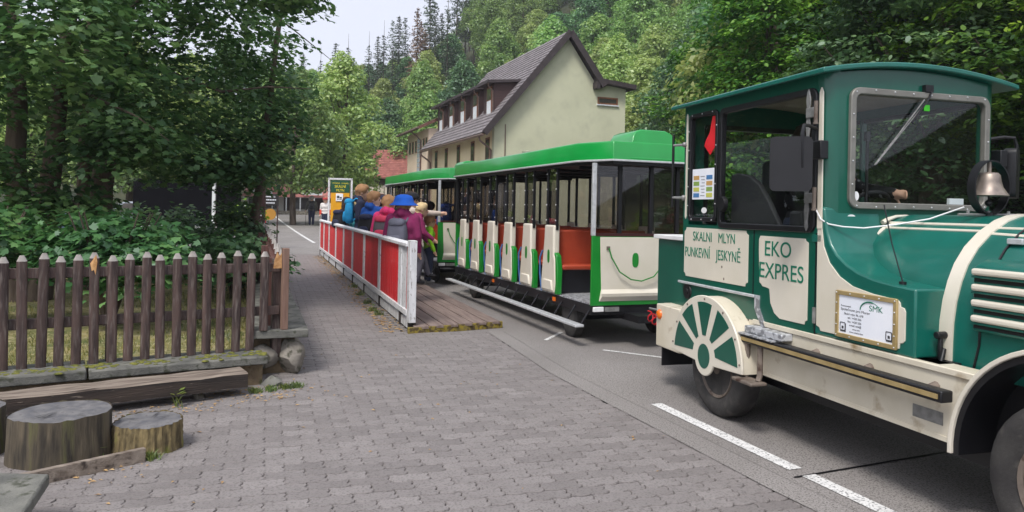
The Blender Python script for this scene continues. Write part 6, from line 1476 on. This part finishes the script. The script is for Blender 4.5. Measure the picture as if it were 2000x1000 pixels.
# riders already seated farther inside
for (lx, sy_, top_, hr, lb) in ((.36, 2.02, denim, hairD, 'rider in denim jacket seated in the middle of the farther trailer'), (.95, 2.82, olive, hairG, 'grey haired rider in olive jacket seated inside the farther trailer')):
    wx, wy = -1.46 + lx * math.cos(R(20)) - (sy_ + .17) * math.sin(R(20)), 14.65 + lx * math.sin(R(20)) + (sy_ + .17) * math.cos(R(20))
    person(lb, (wx, wy, .865 - .50 * 1.45 + .09), R(20), 1.45, top_, denim, hr, blackc, pose=dict(kneeL=(-.06, .16, .50), kneeR=(.06, .16, .50), ankL=(-.06, .17, .27), ankR=(.06, .17, .27), wrL=(-.08, .15, .55), wrR=(.08, .15, .55)))
# walkers farther up the road
x, y = -12.75, 47.0; z = road_z(x, y)
person('walker in grey jacket with a walking stick and rucksack on the road', (x, y, z), R(15), 1.86, olive, navy, hairG, blackc, hat=('beanie', hairG), pose=dict(elL=(-.16, .03, .64), wrL=(-.19, .10, .52)))
backpack('dark grey rucksack on the walker with the stick', back_of(x, y, R(15), .14, z + .98), R(15), .36, .52, .22, cloth('dark_rucksack', (62, 62, 66)), blackc)
b = MB(); b.cyl((0, 0, 0), (0, 0, 1.0), .014, n=6); tag(b.build('walking_stick', m_brown, None, (x - .40, y + .12, z)), 'thin walking stick held by the walker in the grey jacket', 'stick')
x, y = -10.35, 41.0
person('walker in red jacket and white shirt beside the station sign', (x, y, road_z(x, y)), R(175), 1.84, cloth('white_shirt', (216, 210, 206)), navy, hairB, blackc, sleeve=cloth('red_jacket', (196, 60, 44)), hat=('cap', cloth('red_cap', (170, 60, 60))))
# driver in the cab
ca, sa = math.cos(LA), math.sin(LA)
lx, ly = .52, -.30
person('driver in dark printed shirt sitting at the wheel of the locomotive', (1.6366 + lx * ca - ly * sa, 5.7101 + lx * sa + ly * ca, 1.38 - .435 * 1.5), LA + math.pi, 1.5, mat('cloth_printed', lin(20, 20, 26), lin(26, 26, 32), rough=.9, scale=8, c3=lin(150, 150, 156), c3scale=16, c3lo=.60, c3hi=.62), denim, hairD, blackc, voxel=.011,
       pose=dict(kneeL=(-.08, .24, .52), kneeR=(.08, .24, .52), ankL=(-.08, .30, .30), ankR=(.08, .30, .30), elL=(-.17, .18, .68), wrL=(-.19, .36, .66), elR=(.17, .16, .66), wrR=(.11, .36, .70)))
for o in COL.objects:
    if o.name.split('.')[0] in ('rivets', 'post_rivets', 'fixing_screw', 'bolt_heads', 'number_marks', 'chalk_line'): stuff(o)
# ------------------------------------------------------------------ thin haze in the valley air
bpy.context.view_layer.update()
zt = max((o.matrix_world @ Vector(c)).z for o in COL.objects if o.type == 'MESH' for c in o.bound_box)
m = bpy.data.materials.new('haze'); m.use_nodes = True; t = m.node_tree; t.nodes.clear()
ho = t.nodes.new('ShaderNodeOutputMaterial'); hv = t.nodes.new('ShaderNodeVolumePrincipled')
hv.inputs['Color'].default_value = (.90, .94, 1, 1); hv.inputs['Density'].default_value = .00075; hv.inputs['Anisotropy'].default_value = .2
t.links.new(hv.outputs[0], ho.inputs['Volume'])
b = MB(); b.box(-420, 420, -330, 420, -1.6, zt + 1.5); hz = b.build('haze', m, smooth=None)
stuff(tag(hz, 'thin pale haze hanging in the valley air over the hillside', 'haze'))
